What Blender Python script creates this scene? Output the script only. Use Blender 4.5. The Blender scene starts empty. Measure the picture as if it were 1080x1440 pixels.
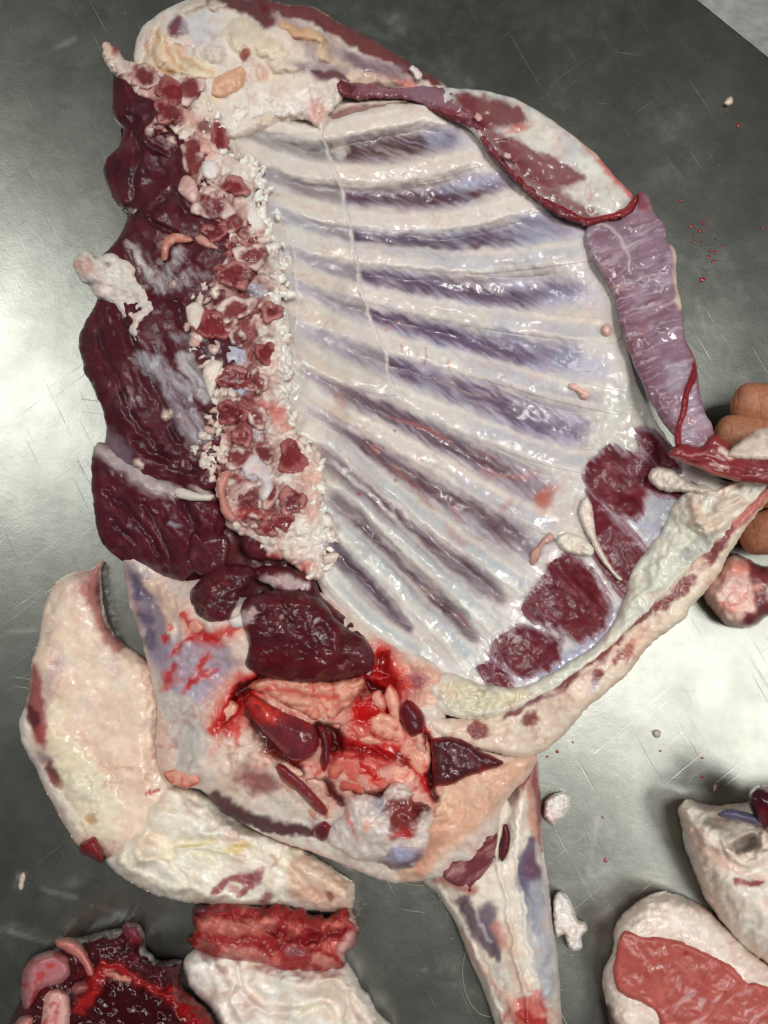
import bpy, bmesh, math
import numpy as np
from mathutils import Vector, Matrix

S = bpy.context.scene
COL = S.collection
# ---------------------------------------------------------------- camera
K = 0.36 / 1080.0                 # metres per photo pixel on the table
FPX = 1040.0                      # focal length in photo pixels
TILT = math.radians(7)
HC = FPX * K
CAM = np.array([0.0, -HC * math.sin(TILT), HC * math.cos(TILT)])
cd = bpy.data.cameras.new('camera'); cam = bpy.data.objects.new('camera', cd); COL.objects.link(cam)
cd.sensor_fit = 'VERTICAL'; cd.sensor_height = 36.0; cd.sensor_width = 27.0
cd.lens = 36.0 * FPX / 1440.0
cd.clip_start = 0.01; cd.clip_end = 50
cam.location = CAM; cam.rotation_euler = (TILT, 0, 0)
S.camera = cam
# ---------------------------------------------------------------- light
w = bpy.data.worlds.new('World'); S.world = w; w.use_nodes = True
bg = w.node_tree.nodes['Background']
bg.inputs['Color'].default_value = (0.98, 1.0, 0.97, 1); bg.inputs['Strength'].default_value = 0.105

def lamp(name, loc, target, sx, sy, power, col):
    d = bpy.data.lights.new(name, 'AREA'); d.shape = 'RECTANGLE'; d.size = sx; d.size_y = sy
    d.energy = power; d.color = col
    o = bpy.data.objects.new(name, d); COL.objects.link(o); o.location = loc
    o.rotation_euler = (Vector(target) - Vector(loc)).to_track_quat('-Z', 'Y').to_euler()
    return o
lamp('ceiling_lamp', (0.34, 0.06, 1.35), (0, 0, 0), 0.36, 0.28, 10.5, (1.0, 0.985, 0.955))
lamp('ceiling_lamp.001', (-0.98, 0.50, 1.30), (-0.15, 0.05, 0), 0.40, 0.75, 9.8, (0.98, 0.98, 0.95))
lamp('ceiling_lamp.002', (0.94, -0.36, 1.35), (0, 0, 0), 0.60, 0.40, 7.0, (1.0, 0.98, 0.95))
S.view_settings.view_transform = 'Standard'; S.view_settings.look = 'None'
S.view_settings.exposure = -0.03; S.view_settings.gamma = 1.0
# ---------------------------------------------------------------- pixel <-> place
ct, st = math.cos(TILT), math.sin(TILT)
def unproj(px, py, z):
    """photo pixel + height above the table (in pixel units) -> metres"""
    px = np.asarray(px, float); py = np.asarray(py, float); z = np.asarray(z, float) * K
    dx = (px - 540) / FPX; dy = -(py - 720) / FPX; dz = -np.ones_like(dx)
    wy = ct * dy - st * dz; wz = st * dy + ct * dz
    t = (z - CAM[2]) / wz
    return np.stack([CAM[0] + t * dx, CAM[1] + t * wy, z], -1)
# ---------------------------------------------------------------- numpy helpers
def lin(c):
    c = np.asarray(c, float) / 255.0
    return np.where(c <= 0.04045, c / 12.92, ((c + 0.055) / 1.055) ** 2.4)
def pig(c):
    c = np.asarray(c, float)
    if c.min() > 140: c = c + (np.array([248, 246, 242]) - c) * 0.10
    return lin(c)
def sst(a, b, x):
    t = np.clip((x - a) / (b - a), 0, 1); return t * t * (3 - 2 * t)
_rs = np.random.RandomState(7)
_T = [_rs.rand(256, 256).astype(np.float32) for _ in range(8)]
def vnoise(x, y, seed=0):
    T = _T[seed % 8]; ox = (seed * 37.31) % 256; oy = (seed * 91.7) % 256
    x = x + ox + 512; y = y + oy + 512
    xi = np.floor(x).astype(np.int32); yi = np.floor(y).astype(np.int32)
    fx = (x - xi); fy = (y - yi); fx = fx * fx * (3 - 2 * fx); fy = fy * fy * (3 - 2 * fy)
    x0 = xi & 255; x1 = (xi + 1) & 255; y0 = yi & 255; y1 = (yi + 1) & 255
    return (T[y0, x0] * (1 - fx) + T[y0, x1] * fx) * (1 - fy) + (T[y1, x0] * (1 - fx) + T[y1, x1] * fx) * fy
def fbm(x, y, sc, seed=0, o=3):
    r = 0; a = 1; t = 0
    for i in range(o):
        r = r + a * vnoise(x / sc, y / sc, seed + i * 3); t += a; a *= 0.55; sc *= 0.48
    return r / t * 2 - 1
def streak(x, y, ang, lo, sh, seed=0, o=2):
    a = math.radians(ang); u = x * math.cos(a) + y * math.sin(a); v = -x * math.sin(a) + y * math.cos(a)
    r = vnoise(u / lo, v / sh, seed)
    if o > 1: r = 0.62 * r + 0.38 * vnoise(u / lo * 2.1, v / sh * 2.3, seed + 5)
    return r * 2 - 1
def worley(x, y, sc, seed=0):
    T1 = _T[seed % 8]; T2 = _T[(seed + 3) % 8]
    x = x / sc + 600; y = y / sc + 600
    xi = np.floor(x).astype(np.int32); yi = np.floor(y).astype(np.int32)
    f1 = np.full(x.shape, 9.0, np.float32); f2 = f1.copy()
    for j in (-1, 0, 1):
        for i in (-1, 0, 1):
            cx = xi + i; cy = yi + j
            d = np.hypot(cx + T1[cy & 255, cx & 255] - x, cy + T2[cy & 255, cx & 255] - y)
            f2 = np.minimum(f2, np.maximum(f1, d)); f1 = np.minimum(f1, d)
    return f1, f2
def cat(pts, closed, step=4.0):
    p = np.asarray(pts, float); n = len(p); out = []
    rng = range(n) if closed else range(n - 1)
    for i in rng:
        p1 = p[i]; p2 = p[(i + 1) % n]
        p0 = p[i - 1] if (closed or i > 0) else 2 * p1 - p2
        p3 = p[(i + 2) % n] if (closed or i < n - 2) else 2 * p2 - p1
        m = max(1, int(np.hypot(*(p2 - p1)[:2]) / step)); t = (np.arange(m) / m)[:, None]
        q = 0.5 * ((2 * p1) + (p2 - p0) * t + (2 * p0 - 5 * p1 + 4 * p2 - p3) * t ** 2 + (3 * p1 - p0 - 3 * p2 + p3) * t ** 3)
        # damp overshoot: mix with straight line
        out.append(0.7 * q + 0.3 * (p1 + (p2 - p1) * t))
    if not closed: out.append(p[-1:])
    return np.concatenate(out)
def poly_sd(X, Y, P):
    """positive inside"""
    d2 = np.full(X.shape, 1e12); ins = np.zeros(X.shape, bool); n = len(P)
    for i in range(n):
        ax, ay = P[i]; bx, by = P[(i + 1) % n]; ex, ey = bx - ax, by - ay
        L2 = ex * ex + ey * ey + 1e-9
        t = np.clip(((X - ax) * ex + (Y - ay) * ey) / L2, 0, 1)
        d2 = np.minimum(d2, (X - ax - t * ex) ** 2 + (Y - ay - t * ey) ** 2)
        c = (ay > Y) != (by > Y)
        if ey != 0: ins ^= c & (X < ax + ex * (Y - ay) / ey)
    d = np.sqrt(d2); return np.where(ins, d, -d)
def bil(A, fx, fy):
    h, w_ = A.shape[:2]
    fx = np.clip(fx, 0, w_ - 1.001); fy = np.clip(fy, 0, h - 1.001)
    xi = fx.astype(np.int32); yi = fy.astype(np.int32); tx = fx - xi; ty = fy - yi
    if A.ndim == 3: tx = tx[..., None]; ty = ty[..., None]
    return (A[yi, xi] * (1 - tx) + A[yi, xi + 1] * tx) * (1 - ty) + (A[yi + 1, xi] * (1 - tx) + A[yi + 1, xi + 1] * tx) * ty
# ---------------------------------------------------------------- things and tags
def tag(o, label=None, cat_=None, group=None, kind=None):
    if label: o['label'] = label
    if cat_: o['category'] = cat_
    if group: o['group'] = group
    if kind: o['kind'] = kind
    return o
def thing(name, label, cat_, px, py, z=0, group=None):
    o = bpy.data.objects.new(name, None); COL.objects.link(o); o.empty_display_size = 0.02
    o.location = unproj(px, py, z); return tag(o, label, cat_, group)
def link_mesh(name, V, F, mat, parent=None, C=None, smooth=True, origin=None):
    """one mesh object; V in metres (world), child coordinates relative to its thing"""
    if parent is not None:
        p = parent; org = np.zeros(3)
        while p is not None: org = org + np.array(p.location); p = p.parent
    else:
        if origin is None: origin = np.array([V[:, 0].mean(), V[:, 1].mean(), V[:, 2].min()])
        org = origin
    me = bpy.data.meshes.new(name)
    V = (V - org).astype(np.float32)
    if isinstance(F, np.ndarray):
        n = len(F); k = F.shape[1]
        me.vertices.add(len(V)); me.vertices.foreach_set('co', V.ravel())
        me.loops.add(n * k); me.loops.foreach_set('vertex_index', F.astype(np.int32).ravel())
        me.polygons.add(n); me.polygons.foreach_set('loop_start', np.arange(0, n * k, k, dtype=np.int32))
    else:
        me.from_pydata([tuple(v) for v in V], [], F); n = len(F)
    if smooth: me.polygons.foreach_set('use_smooth', np.ones(len(me.polygons), bool))
    me.update(calc_edges=True)
    if C is not None:
        a = me.color_attributes.new('Col', 'FLOAT_COLOR', 'POINT')
        a.data.foreach_set('color', C.astype(np.float32).ravel())
    me.materials.append(mat)
    o = bpy.data.objects.new(name, me); COL.objects.link(o)
    if parent is not None: o.parent = parent
    else: o.location = org
    return o
# ---------------------------------------------------------------- the lie of the carcass: heights over the table (pixel units)
ZP = np.array([
 (400,200,62),(410,400,66),(430,600,70),(470,750,74),(600,300,30),(650,500,18),(650,700,20),(560,800,54),(520,600,32),(520,450,32),
 (820,350,56),(870,500,66),(880,650,62),(780,850,56),(880,800,70),(950,830,82),(1040,720,108),(830,950,74),(720,1030,72),(760,600,32),(740,430,32),
 (550,170,52),(650,150,54),(800,220,50),(880,280,60),(250,60,62),(400,50,62),(550,80,45),(480,30,36),(610,110,36),(195,60,30),(300,-5,34),
 (150,250,26),(200,250,56),(250,300,80),(300,250,90),(340,350,96),(160,120,50),(230,150,78),
 (125,480,28),(200,500,70),(280,500,88),(350,520,98),(140,680,30),(220,680,66),(300,700,92),(400,720,98),(130,400,44),
 (330,870,96),(440,890,104),(520,940,84),(185,850,26),(210,950,34),(222,1050,40),(260,950,74),(300,1050,78),(450,1050,78),(550,1150,78),(650,1150,74),(700,1090,70),
 (420,1195,30),(540,1235,30),(620,1220,56),(330,1150,40),(1100,660,120),(960,350,70),(980,560,90),(760,1050,48)], float)
_gx, _gy = np.meshgrid(np.arange(-300, 1400, 10.0), np.arange(-300, 1800, 10.0))
_w = 0; _s = 0
for zx, zy, zz in ZP:
    q = 1.0 / ((_gx - zx) ** 2 + (_gy - zy) ** 2 + 30.0 ** 2) ** 1.7; _w = _w + q; _s = _s + q * zz
_ZG = _s / _w
def zc(X, Y): return bil(_ZG, (X + 300) / 10.0, (Y + 300) / 10.0)

# ---------------------------------------------------------------- a layer: an outlined piece of flesh with painted colour and relief
class L:
    def __init__(s, pts, base, rag=0.0, rsc=14, seed=1, zb='c', off=0.0, H=20, r=30, p=2.0, wet=0.6, cl=None, smooth=True, pad=5):
        P = cat(pts, True) if smooth else np.asarray(pts, float)
        s.x0 = math.floor(P[:, 0].min()) - pad; s.y0 = math.floor(P[:, 1].min()) - pad
        s.w = int(P[:, 0].max()) + pad - s.x0; s.h = int(P[:, 1].max()) + pad - s.y0
        s.X, s.Y = np.meshgrid(np.arange(s.w, dtype=np.float64) + s.x0, np.arange(s.h, dtype=np.float64) + s.y0)
        q = 3.0 if s.w * s.h > 30000 else 1.5
        gx, gy = np.meshgrid(np.arange(s.w / q + 2) * q + s.x0, np.arange(s.h / q + 2) * q + s.y0)
        sd = poly_sd(gx, gy, P); s.sd = bil(sd, (s.X - s.x0) / q, (s.Y - s.y0) / q)
        if rag: s.sd = s.sd + rag * fbm(s.X, s.Y, rsc, seed, 3)
        s.C = np.empty((s.h, s.w, 3)); s.C[:] = pig(base); s.Wt = np.full((s.h, s.w), wet)
        t = np.clip(s.sd / r, 0, 1); s.prof = (1 - (1 - t) ** p) ** (1.0 / p)
        s.Z = (zc(s.X, s.Y) if zb == 'c' else (zb(s.X, s.Y) if callable(zb) else zb)) + off + H * s.prof
        s.seed = seed
    # masks ------------------------------------------------------
    def _win(s, x0, x1, y0, y1):
        a = max(0, int(x0 - s.x0)); b = min(s.w, int(x1 - s.x0) + 2); c = max(0, int(y0 - s.y0)); d = min(s.h, int(y1 - s.y0) + 2)
        return (slice(c, max(c, d)), slice(a, max(a, b)))
    def stroke(s, pts, wd, f=0.5, rag=0, rsc=8, ang=None, lo=24, sh=3, seed=3, fade=(0, 0)):
        """soft line of half-width wd (number or one value per point); f = feathered share of the width. Returns (window, mask, d/w)"""
        pts = np.asarray(pts, float); wl = np.full(len(pts), float(wd)) if np.isscalar(wd) else np.asarray(wd, float)
        Q = cat(np.column_stack([pts, wl]), False, 8.0); m = Q[:, 2].max() * (1 + f) + 4 + abs(rag) * 2
        wn = s._win(Q[:, 0].min() - m, Q[:, 0].max() + m, Q[:, 1].min() - m, Q[:, 1].max() + m)
        X = s.X[wn]; Y = s.Y[wn]
        R = np.full(X.shape, 99.0); TT = np.zeros(X.shape)
        if X.size == 0: return wn, R, R
        n = len(Q) - 1; x0 = X[0, 0]; y0 = Y[0, 0]
        for i in range(n):
            ax, ay, aw = Q[i]; bx, by, bw = Q[i + 1]; mm = max(aw, bw) * (1 + f) + 4 + abs(rag) * 2
            a = max(0, int(min(ax, bx) - mm - x0)); b = int(max(ax, bx) + mm - x0) + 2; c = max(0, int(min(ay, by) - mm - y0)); d = int(max(ay, by) + mm - y0) + 2
            if b <= 0 or d <= 0: continue
            xx = X[c:d, a:b]; yy = Y[c:d, a:b]
            if xx.size == 0: continue
            ex, ey = bx - ax, by - ay; t = np.clip(((xx - ax) * ex + (yy - ay) * ey) / (ex * ex + ey * ey + 1e-9), 0, 1)
            r = np.hypot(xx - ax - t * ex, yy - ay - t * ey) / np.maximum(0.3, aw + (bw - aw) * t)
            k = r < R[c:d, a:b]; R[c:d, a:b][k] = r[k]; TT[c:d, a:b][k] = ((i + t) / n)[k]
        s.T = TT
        if rag:
            nz = streak(X, Y, ang, lo, sh, seed) if ang is not None else fbm(X, Y, rsc, seed, 2)
            R = R + rag * nz / max(0.8, wl.mean())
        M = 1 - sst(1 - f, 1 + f, R)
        if fade[0]: M = M * sst(0, fade[0], TT)
        if fade[1]: M = M * sst(0, fade[1], 1 - TT)
        return wn, M, R
    def blob(s, x, y, rx, ry=None, ang=0, f=0.25, rag=0.0, rsc=8, seed=2):
        ry = ry or rx; m = max(rx, ry) * (1 + f + rag) + 3; wn = s._win(x - m, x + m, y - m, y + m)
        X = s.X[wn] - x; Y = s.Y[wn] - y; a = math.radians(ang)
        R = np.hypot((X * math.cos(a) + Y * math.sin(a)) / rx, (-X * math.sin(a) + Y * math.cos(a)) / ry)
        if rag: R = R + rag * fbm(s.X[wn], s.Y[wn], rsc, seed, 2)
        return wn, 1 - sst(1 - f, 1 + f, R), R
    def poly(s, pts, f=4, rag=0, rsc=12, ang=None, lo=24, sh=3, seed=4, smooth=True):
        P = cat(pts, True, 6.0) if smooth else np.asarray(pts, float); m = f + abs(rag) + 3
        wn = s._win(P[:, 0].min() - m, P[:, 0].max() + m, P[:, 1].min() - m, P[:, 1].max() + m)
        X = s.X[wn]; Y = s.Y[wn]
        if X.size == 0: return wn, X * 0, X * 0
        d = poly_sd(X, Y, P)
        if rag: d = d + rag * (streak(X, Y, ang, lo, sh, seed) if ang is not None else fbm(X, Y, rsc, seed, 3))
        return wn, sst(-f, f, d), d
    def all(s): return (slice(0, s.h), slice(0, s.w)), np.ones((s.h, s.w)), s.sd
    # paint ------------------------------------------------------
    def P(s, m, col, a=1.0, wet=None, dz=0.0):
        wn, M = m[0], m[1]
        if M.size == 0: return m
        A = np.clip(M * a, 0, 1)[..., None]
        if col is not None: s.C[wn] = s.C[wn] * (1 - A) + pig(col) * A
        if wet is not None: s.Wt[wn] = s.Wt[wn] * (1 - A[..., 0]) + wet * A[..., 0]
        if dz: s.Z[wn] += dz * M
        return m
    def dome(s, m, dz, p=2.0):
        wn, R = m[0], m[2]
        if R.size: s.Z[wn] += dz * np.clip(1 - R ** p, 0, 1) ** 0.75
        return m
    def tint(s, col, sc, lo=0.0, hi=0.6, a=0.6, m=None, seed=11, ang=None, long=5, o=3):
        wn, M, _ = m if m is not None else s.all()
        X = s.X[wn]; Y = s.Y[wn]
        n = fbm(X, Y, sc, seed, o) if ang is None else streak(X, Y, ang, sc * long, sc, seed)
        s.P((wn, M * sst(lo, hi, n)), col, a); return s
    def rough(s, sc, dz, seed=21, m=None, ang=None, long=5, o=3):
        wn, M, _ = m if m is not None else s.all()
        X = s.X[wn]; Y = s.Y[wn]
        n = fbm(X, Y, sc, seed, o) if ang is None else streak(X, Y, ang, sc * long, sc, seed)
        s.Z[wn] += dz * (0.5 if sc <= 6 else 0.6 if sc <= 12 else 1) * M * n; return s
    def cells(s, sc, dz, col=None, a=0.5, m=None, seed=5, warp=0.9):
        wn, M, _ = m if m is not None else s.all()
        X = s.X[wn]; Y = s.Y[wn]
        X = X + warp * sc * fbm(X, Y, sc * 1.3, seed + 1, 2); Y = Y + warp * sc * fbm(X, Y, sc * 1.3, seed + 2, 2)
        f1, f2 = worley(X, Y, sc, seed); e = sst(0, 0.45, f2 - f1)
        s.Z[wn] += 0.8 * dz * M * (np.sqrt(np.clip(1 - 0.8 * f1 * f1, 0, 1)) * e * (0.6 + 0.8 * vnoise(X / sc / 1.7, Y / sc / 1.7, seed + 4)))
        if col is not None: s.P((wn, M * (1 - e)), col, a)
        return s
    def rim(s, col=(150,26,26), w_=5, a=.7, sc=7):
        n = fbm(s.X, s.Y, sc, s.seed + 50, 2)
        s.P(((slice(0, s.h), slice(0, s.w)), 1 - sst(0, w_, s.sd + w_ * .8 * n), None), col, a); return s
    def finish(s, amp=4.0, k=1.0, ves=1.0):
        """make it grown, not drawn: bend every painted shape a little, then mottle, film and fine vessels"""
        s.done = True; X, Y, q = s.X, s.Y, s.seed * 3 % 50 + 60
        at_ = np.clip(s.sd / 8, 0, 1) * amp; jx, jy = np.meshgrid(np.arange(s.w), np.arange(s.h))
        wx = jx + at_ * (1.3 * fbm(X, Y, 22, q, 2) + 0.6 * fbm(X, Y, 7, q + 1, 2)); wy = jy + at_ * (1.3 * fbm(X, Y, 22, q + 2, 2) + 0.6 * fbm(X, Y, 7, q + 3, 2))
        s.C = bil(s.C, wx, wy); s.Wt = bil(s.Wt, wx, wy); s.Z = s.Z + np.clip(s.sd / 14, 0, 1) * (bil(s.Z, wx, wy) - s.Z)
        g = 1 + k * (0.13 * fbm(X, Y, 30, q + 4, 4) + 0.09 * fbm(X, Y, 8, q + 5, 3)); h = k * fbm(X, Y, 44, q + 6, 3)
        s.C = np.clip(s.C * g[..., None] * (1 + h[..., None] * np.array([0.03, -0.04, -0.06])), 0, 1)
        lum = s.C.mean(-1); W = (slice(0, s.h), slice(0, s.w))
        s.P((W, sst(.12, .3, lum) * sst(.1, .6, fbm(X, Y, 20, q + 7, 4)), None), (206, 140, 128), .22 * k)
        s.P((W, sst(.16, .05, lum) * sst(.15, .7, fbm(X, Y, 26, q + 8, 4)), None), (150, 112, 118), .10 * k)
        wpx = 9 * fbm(X, Y, 16, q + 12, 2); rg = 1 - np.abs(fbm(.8 * X + .6 * Y + wpx, .8 * Y - .6 * X + wpx, 34, q + 9, 3)); s.P((W, sst(.955, .99, rg) * sst(.0, .4, fbm(X, Y, 50, q + 10, 2)) * sst(.1, .3, lum), None), (170, 70, 66), .38 * ves)
        s.Wt = np.clip(s.Wt * (1 + 0.35 * fbm(X, Y, 16, q + 11, 3)), 0, 1.3); return s
    # build ------------------------------------------------------
    def build(s, name, parent=None, mat=None, step=2.0, skirt=None, inset=4.0, sd=None, zoff=0.0, floor=0.0):
        sd = s.sd if sd is None else sd
        if not getattr(s, 'done', False): s.finish(amp=4.0 if min(s.w, s.h) > 60 else 2.0)
        nx = int((s.w - 1) / step); ny = int((s.h - 1) / step)
        gx, gy = np.meshgrid(np.arange(nx) * step, np.arange(ny) * step)
        d = bil(sd, gx, gy); gyv, gxv = np.gradient(sd)
        ok = d > -1.45 * step
        qm = ok[:-1, :-1] & ok[1:, :-1] & ok[:-1, 1:] & ok[1:, 1:]
        anyin = (d[:-1, :-1] > 0) | (d[1:, :-1] > 0) | (d[:-1, 1:] > 0) | (d[1:, 1:] > 0)
        qm &= anyin
        idx = np.arange(nx * ny).reshape(ny, nx)
        Q = np.stack([idx[1:, :-1][qm], idx[1:, 1:][qm], idx[:-1, 1:][qm], idx[:-1, :-1][qm]], -1)
        used = np.unique(Q); rm = np.full(nx * ny, -1); rm[used] = np.arange(len(used)); Q = rm[Q]
        fx = gx.ravel()[used]; fy = gy.ravel()[used]; dd = d.ravel()[used]
        for _ in range(2):
            g1 = bil(gxv, fx, fy); g2 = bil(gyv, fx, fy); gl = np.hypot(g1, g2) + 1e-6
            mv = np.where(dd < 0, np.clip(-dd / np.maximum(gl, .4), 0, 2.5 * step), 0); fx = fx + mv * g1 / gl; fy = fy + mv * g2 / gl; dd = np.where(dd < 0, bil(sd, fx, fy), dd)
        z = bil(s.Z, fx, fy) + zoff
        c = bil(s.C, fx, fy); wt = bil(s.Wt, fx, fy)
        V = unproj(fx + s.x0, fy + s.y0, z)
        CC = np.column_stack([c, wt])
        E = np.concatenate([Q[:, [0, 1]], Q[:, [1, 2]], Q[:, [2, 3]], Q[:, [3, 0]]])
        key = np.sort(E, 1); kk = key[:, 0].astype(np.int64) * len(used) + key[:, 1]
        u, inv, cnt = np.unique(kk, return_inverse=True, return_counts=True)
        B = E[cnt[inv] == 1]
        bv = np.unique(B); br = np.full(len(used), -1); br[bv] = np.arange(len(bv)) + len(used)
        g1 = bil(gxv, fx[bv], fy[bv]); g2 = bil(gyv, fx[bv], fy[bv]); gl = np.hypot(g1, g2) + 1e-6
        zb = z[bv] - skirt if skirt is not None else np.minimum(z[bv] - 1, floor)
        # the side below the outline: rings going down and in, in the piece's own mean colour
        mean = np.append(c.mean(0), wt.mean()); Vs, Cs, Fs = [V], [CC], [Q]; prev = np.arange(len(used)); base = len(used); drop = z[bv] - zb
        rings = ((0.12, 0.75), (0.4, 0.95), (0.7, 0.95), (1.0, 0.95)) if drop.mean() > 12 else ((1.0, 0.6),)
        for fr, mixm in rings:
            k_ = inset * fr ** 2 if len(rings) > 1 else inset; cx = fx[bv] + s.x0 + k_ * g1 / gl; cy = fy[bv] + s.y0 + k_ * g2 / gl
            Vs.append(unproj(cx, cy, z[bv] - drop * fr)); nz = 1 + 0.16 * fbm(cx + 90 * fr, cy, 24, getattr(s, 'seed', 1) + 7, 3)[:, None]
            Cs.append(np.clip((CC[bv] * (1 - mixm) + mean * mixm) * nz, 0, 1)); cur = np.full(len(used), -1); cur[bv] = np.arange(len(bv)) + base; base += len(bv)
            Fs.append(np.stack([prev[B[:, 1]], prev[B[:, 0]], cur[B[:, 0]], cur[B[:, 1]]], -1)); prev = cur
        return link_mesh(name, np.concatenate(Vs), np.concatenate(Fs), mat or FLESH, parent, np.concatenate(Cs))
# ---------------------------------------------------------------- materials
def nd(nt, t, **kw):
    n = nt.nodes.new(t)
    for k, v in kw.items(): setattr(n, k, v)
    return n
def flesh(name, sss=0.12, bump=1.0, coat=1.0, rmin=0.22, rmax=0.5, spec=0.35):
    m = bpy.data.materials.new(name); m.use_nodes = True; nt = m.node_tree; lk = nt.links.new
    b = nt.nodes['Principled BSDF']
    at = nd(nt, 'ShaderNodeAttribute', attribute_name='Col'); tc = nd(nt, 'ShaderNodeTexCoord')
    n1 = nd(nt, 'ShaderNodeTexNoise'); n1.inputs['Scale'].default_value = 420; n1.inputs['Detail'].default_value = 4
    n2 = nd(nt, 'ShaderNodeTexNoise'); n2.inputs['Scale'].default_value = 1500; n2.inputs['Detail'].default_value = 2
    n3 = nd(nt, 'ShaderNodeTexNoise'); n3.inputs['Scale'].default_value = 130; n3.inputs['Detail'].default_value = 3
    for n in (n1, n2, n3): lk(tc.outputs['Object'], n.inputs['Vector'])
    mr = nd(nt, 'ShaderNodeMapRange'); mr.inputs['From Min'].default_value = 0.3; mr.inputs['From Max'].default_value = 0.7; mr.inputs['To Min'].default_value = 0.94; mr.inputs['To Max'].default_value = 1.06
    lk(n1.outputs['Fac'], mr.inputs['Value'])
    mx = nd(nt, 'ShaderNodeVectorMath', operation='SCALE'); lk(at.outputs['Color'], mx.inputs[0]); lk(mr.outputs['Result'], mx.inputs['Scale'])
    lk(mx.outputs['Vector'], b.inputs['Base Color'])
    # wetness (alpha of the paint) decides the gloss
    rr = nd(nt, 'ShaderNodeMapRange'); rr.inputs['To Min'].default_value = rmax; rr.inputs['To Max'].default_value = rmin
    lk(at.outputs['Alpha'], rr.inputs['Value']); lk(rr.outputs['Result'], b.inputs['Roughness'])
    wn = nd(nt, 'ShaderNodeMapRange'); wn.inputs['From Min'].default_value = 0.35; wn.inputs['From Max'].default_value = 0.6; lk(n3.outputs['Fac'], wn.inputs['Value'])
    cw = nd(nt, 'ShaderNodeMath', operation='MULTIPLY'); lk(at.outputs['Alpha'], cw.inputs[0]); lk(wn.outputs['Result'], cw.inputs[1])
    cw2 = nd(nt, 'ShaderNodeMath', operation='MULTIPLY'); lk(cw.outputs[0], cw2.inputs[0]); cw2.inputs[1].default_value = coat
    lk(cw2.outputs[0], b.inputs['Coat Weight']); b.inputs['Coat Roughness'].default_value = 0.07; b.inputs['Coat IOR'].default_value = 1.4
    b.inputs['Subsurface Weight'].default_value = sss; b.inputs['Subsurface Radius'].default_value = (1.0, 0.45, 0.3); b.inputs['Subsurface Scale'].default_value = 0.0025
    b.inputs['Specular IOR Level'].default_value = spec
    b1 = nd(nt, 'ShaderNodeBump'); b1.inputs['Strength'].default_value = 0.2 * bump; b1.inputs['Distance'].default_value = 0.0009; lk(n1.outputs['Fac'], b1.inputs['Height'])
    b2 = nd(nt, 'ShaderNodeBump'); b2.inputs['Strength'].default_value = 0.22 * bump; b2.inputs['Distance'].default_value = 0.0004; lk(n2.outputs['Fac'], b2.inputs['Height']); lk(b1.outputs['Normal'], b2.inputs['Normal'])
    lk(b2.outputs['Normal'], b.inputs['Normal'])
    b3 = nd(nt, 'ShaderNodeBump'); b3.inputs['Strength'].default_value = 0.2 * bump; b3.inputs['Distance'].default_value = 0.0012; lk(n1.outputs['Fac'], b3.inputs['Height'])
    lk(b3.outputs['Normal'], b.inputs['Coat Normal'])
    return m
FLESH = flesh('wet_flesh', coat=0.7, rmin=0.25, spec=0.18)
MEMB = flesh('wet_membrane', sss=0.15, bump=0.25, coat=0.75, rmin=0.26, rmax=0.5)
FILM = flesh('clear_membrane', sss=0.0, bump=0.5, coat=0.8, rmin=0.15, rmax=0.35)
FILM.node_tree.nodes['Principled BSDF'].inputs['Alpha'].default_value = 0.27
FAT = flesh('fat', sss=0.25, bump=0.8, coat=0.7, rmin=0.3, rmax=0.55)

def plain(name, col, rough=0.5, metal=0.0, spec=0.5, sss=0, coat=0, bump=None):
    m = bpy.data.materials.new(name); m.use_nodes = True; nt = m.node_tree; b = nt.nodes['Principled BSDF']
    c = lin(col); tc = nd(nt, 'ShaderNodeTexCoord')
    n = nd(nt, 'ShaderNodeTexNoise'); n.inputs['Scale'].default_value = (bump or (200, 0))[0]; n.inputs['Detail'].default_value = 4
    nt.links.new(tc.outputs['Object'], n.inputs['Vector'])
    r = nd(nt, 'ShaderNodeValToRGB'); r.color_ramp.elements[0].position = 0.3; r.color_ramp.elements[1].position = 0.72
    r.color_ramp.elements[0].color = (*(c * 0.78), 1); r.color_ramp.elements[1].color = (*np.minimum(1, c * 1.2), 1)
    nt.links.new(n.outputs['Fac'], r.inputs['Fac']); nt.links.new(r.outputs['Color'], b.inputs['Base Color'])
    b.inputs['Roughness'].default_value = rough; b.inputs['Metallic'].default_value = metal; b.inputs['Specular IOR Level'].default_value = spec
    b.inputs['Subsurface Weight'].default_value = sss; b.inputs['Subsurface Scale'].default_value = 0.003; b.inputs['Coat Weight'].default_value = coat; b.inputs['Coat Roughness'].default_value = 0.08
    if bump and bump[1]:
        bn = nd(nt, 'ShaderNodeBump'); bn.inputs['Strength'].default_value = bump[1]; bn.inputs['Distance'].default_value = 0.0006
        nt.links.new(n.outputs['Fac'], bn.inputs['Height']); nt.links.new(bn.outputs['Normal'], b.inputs['Normal'])
    return m

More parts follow.
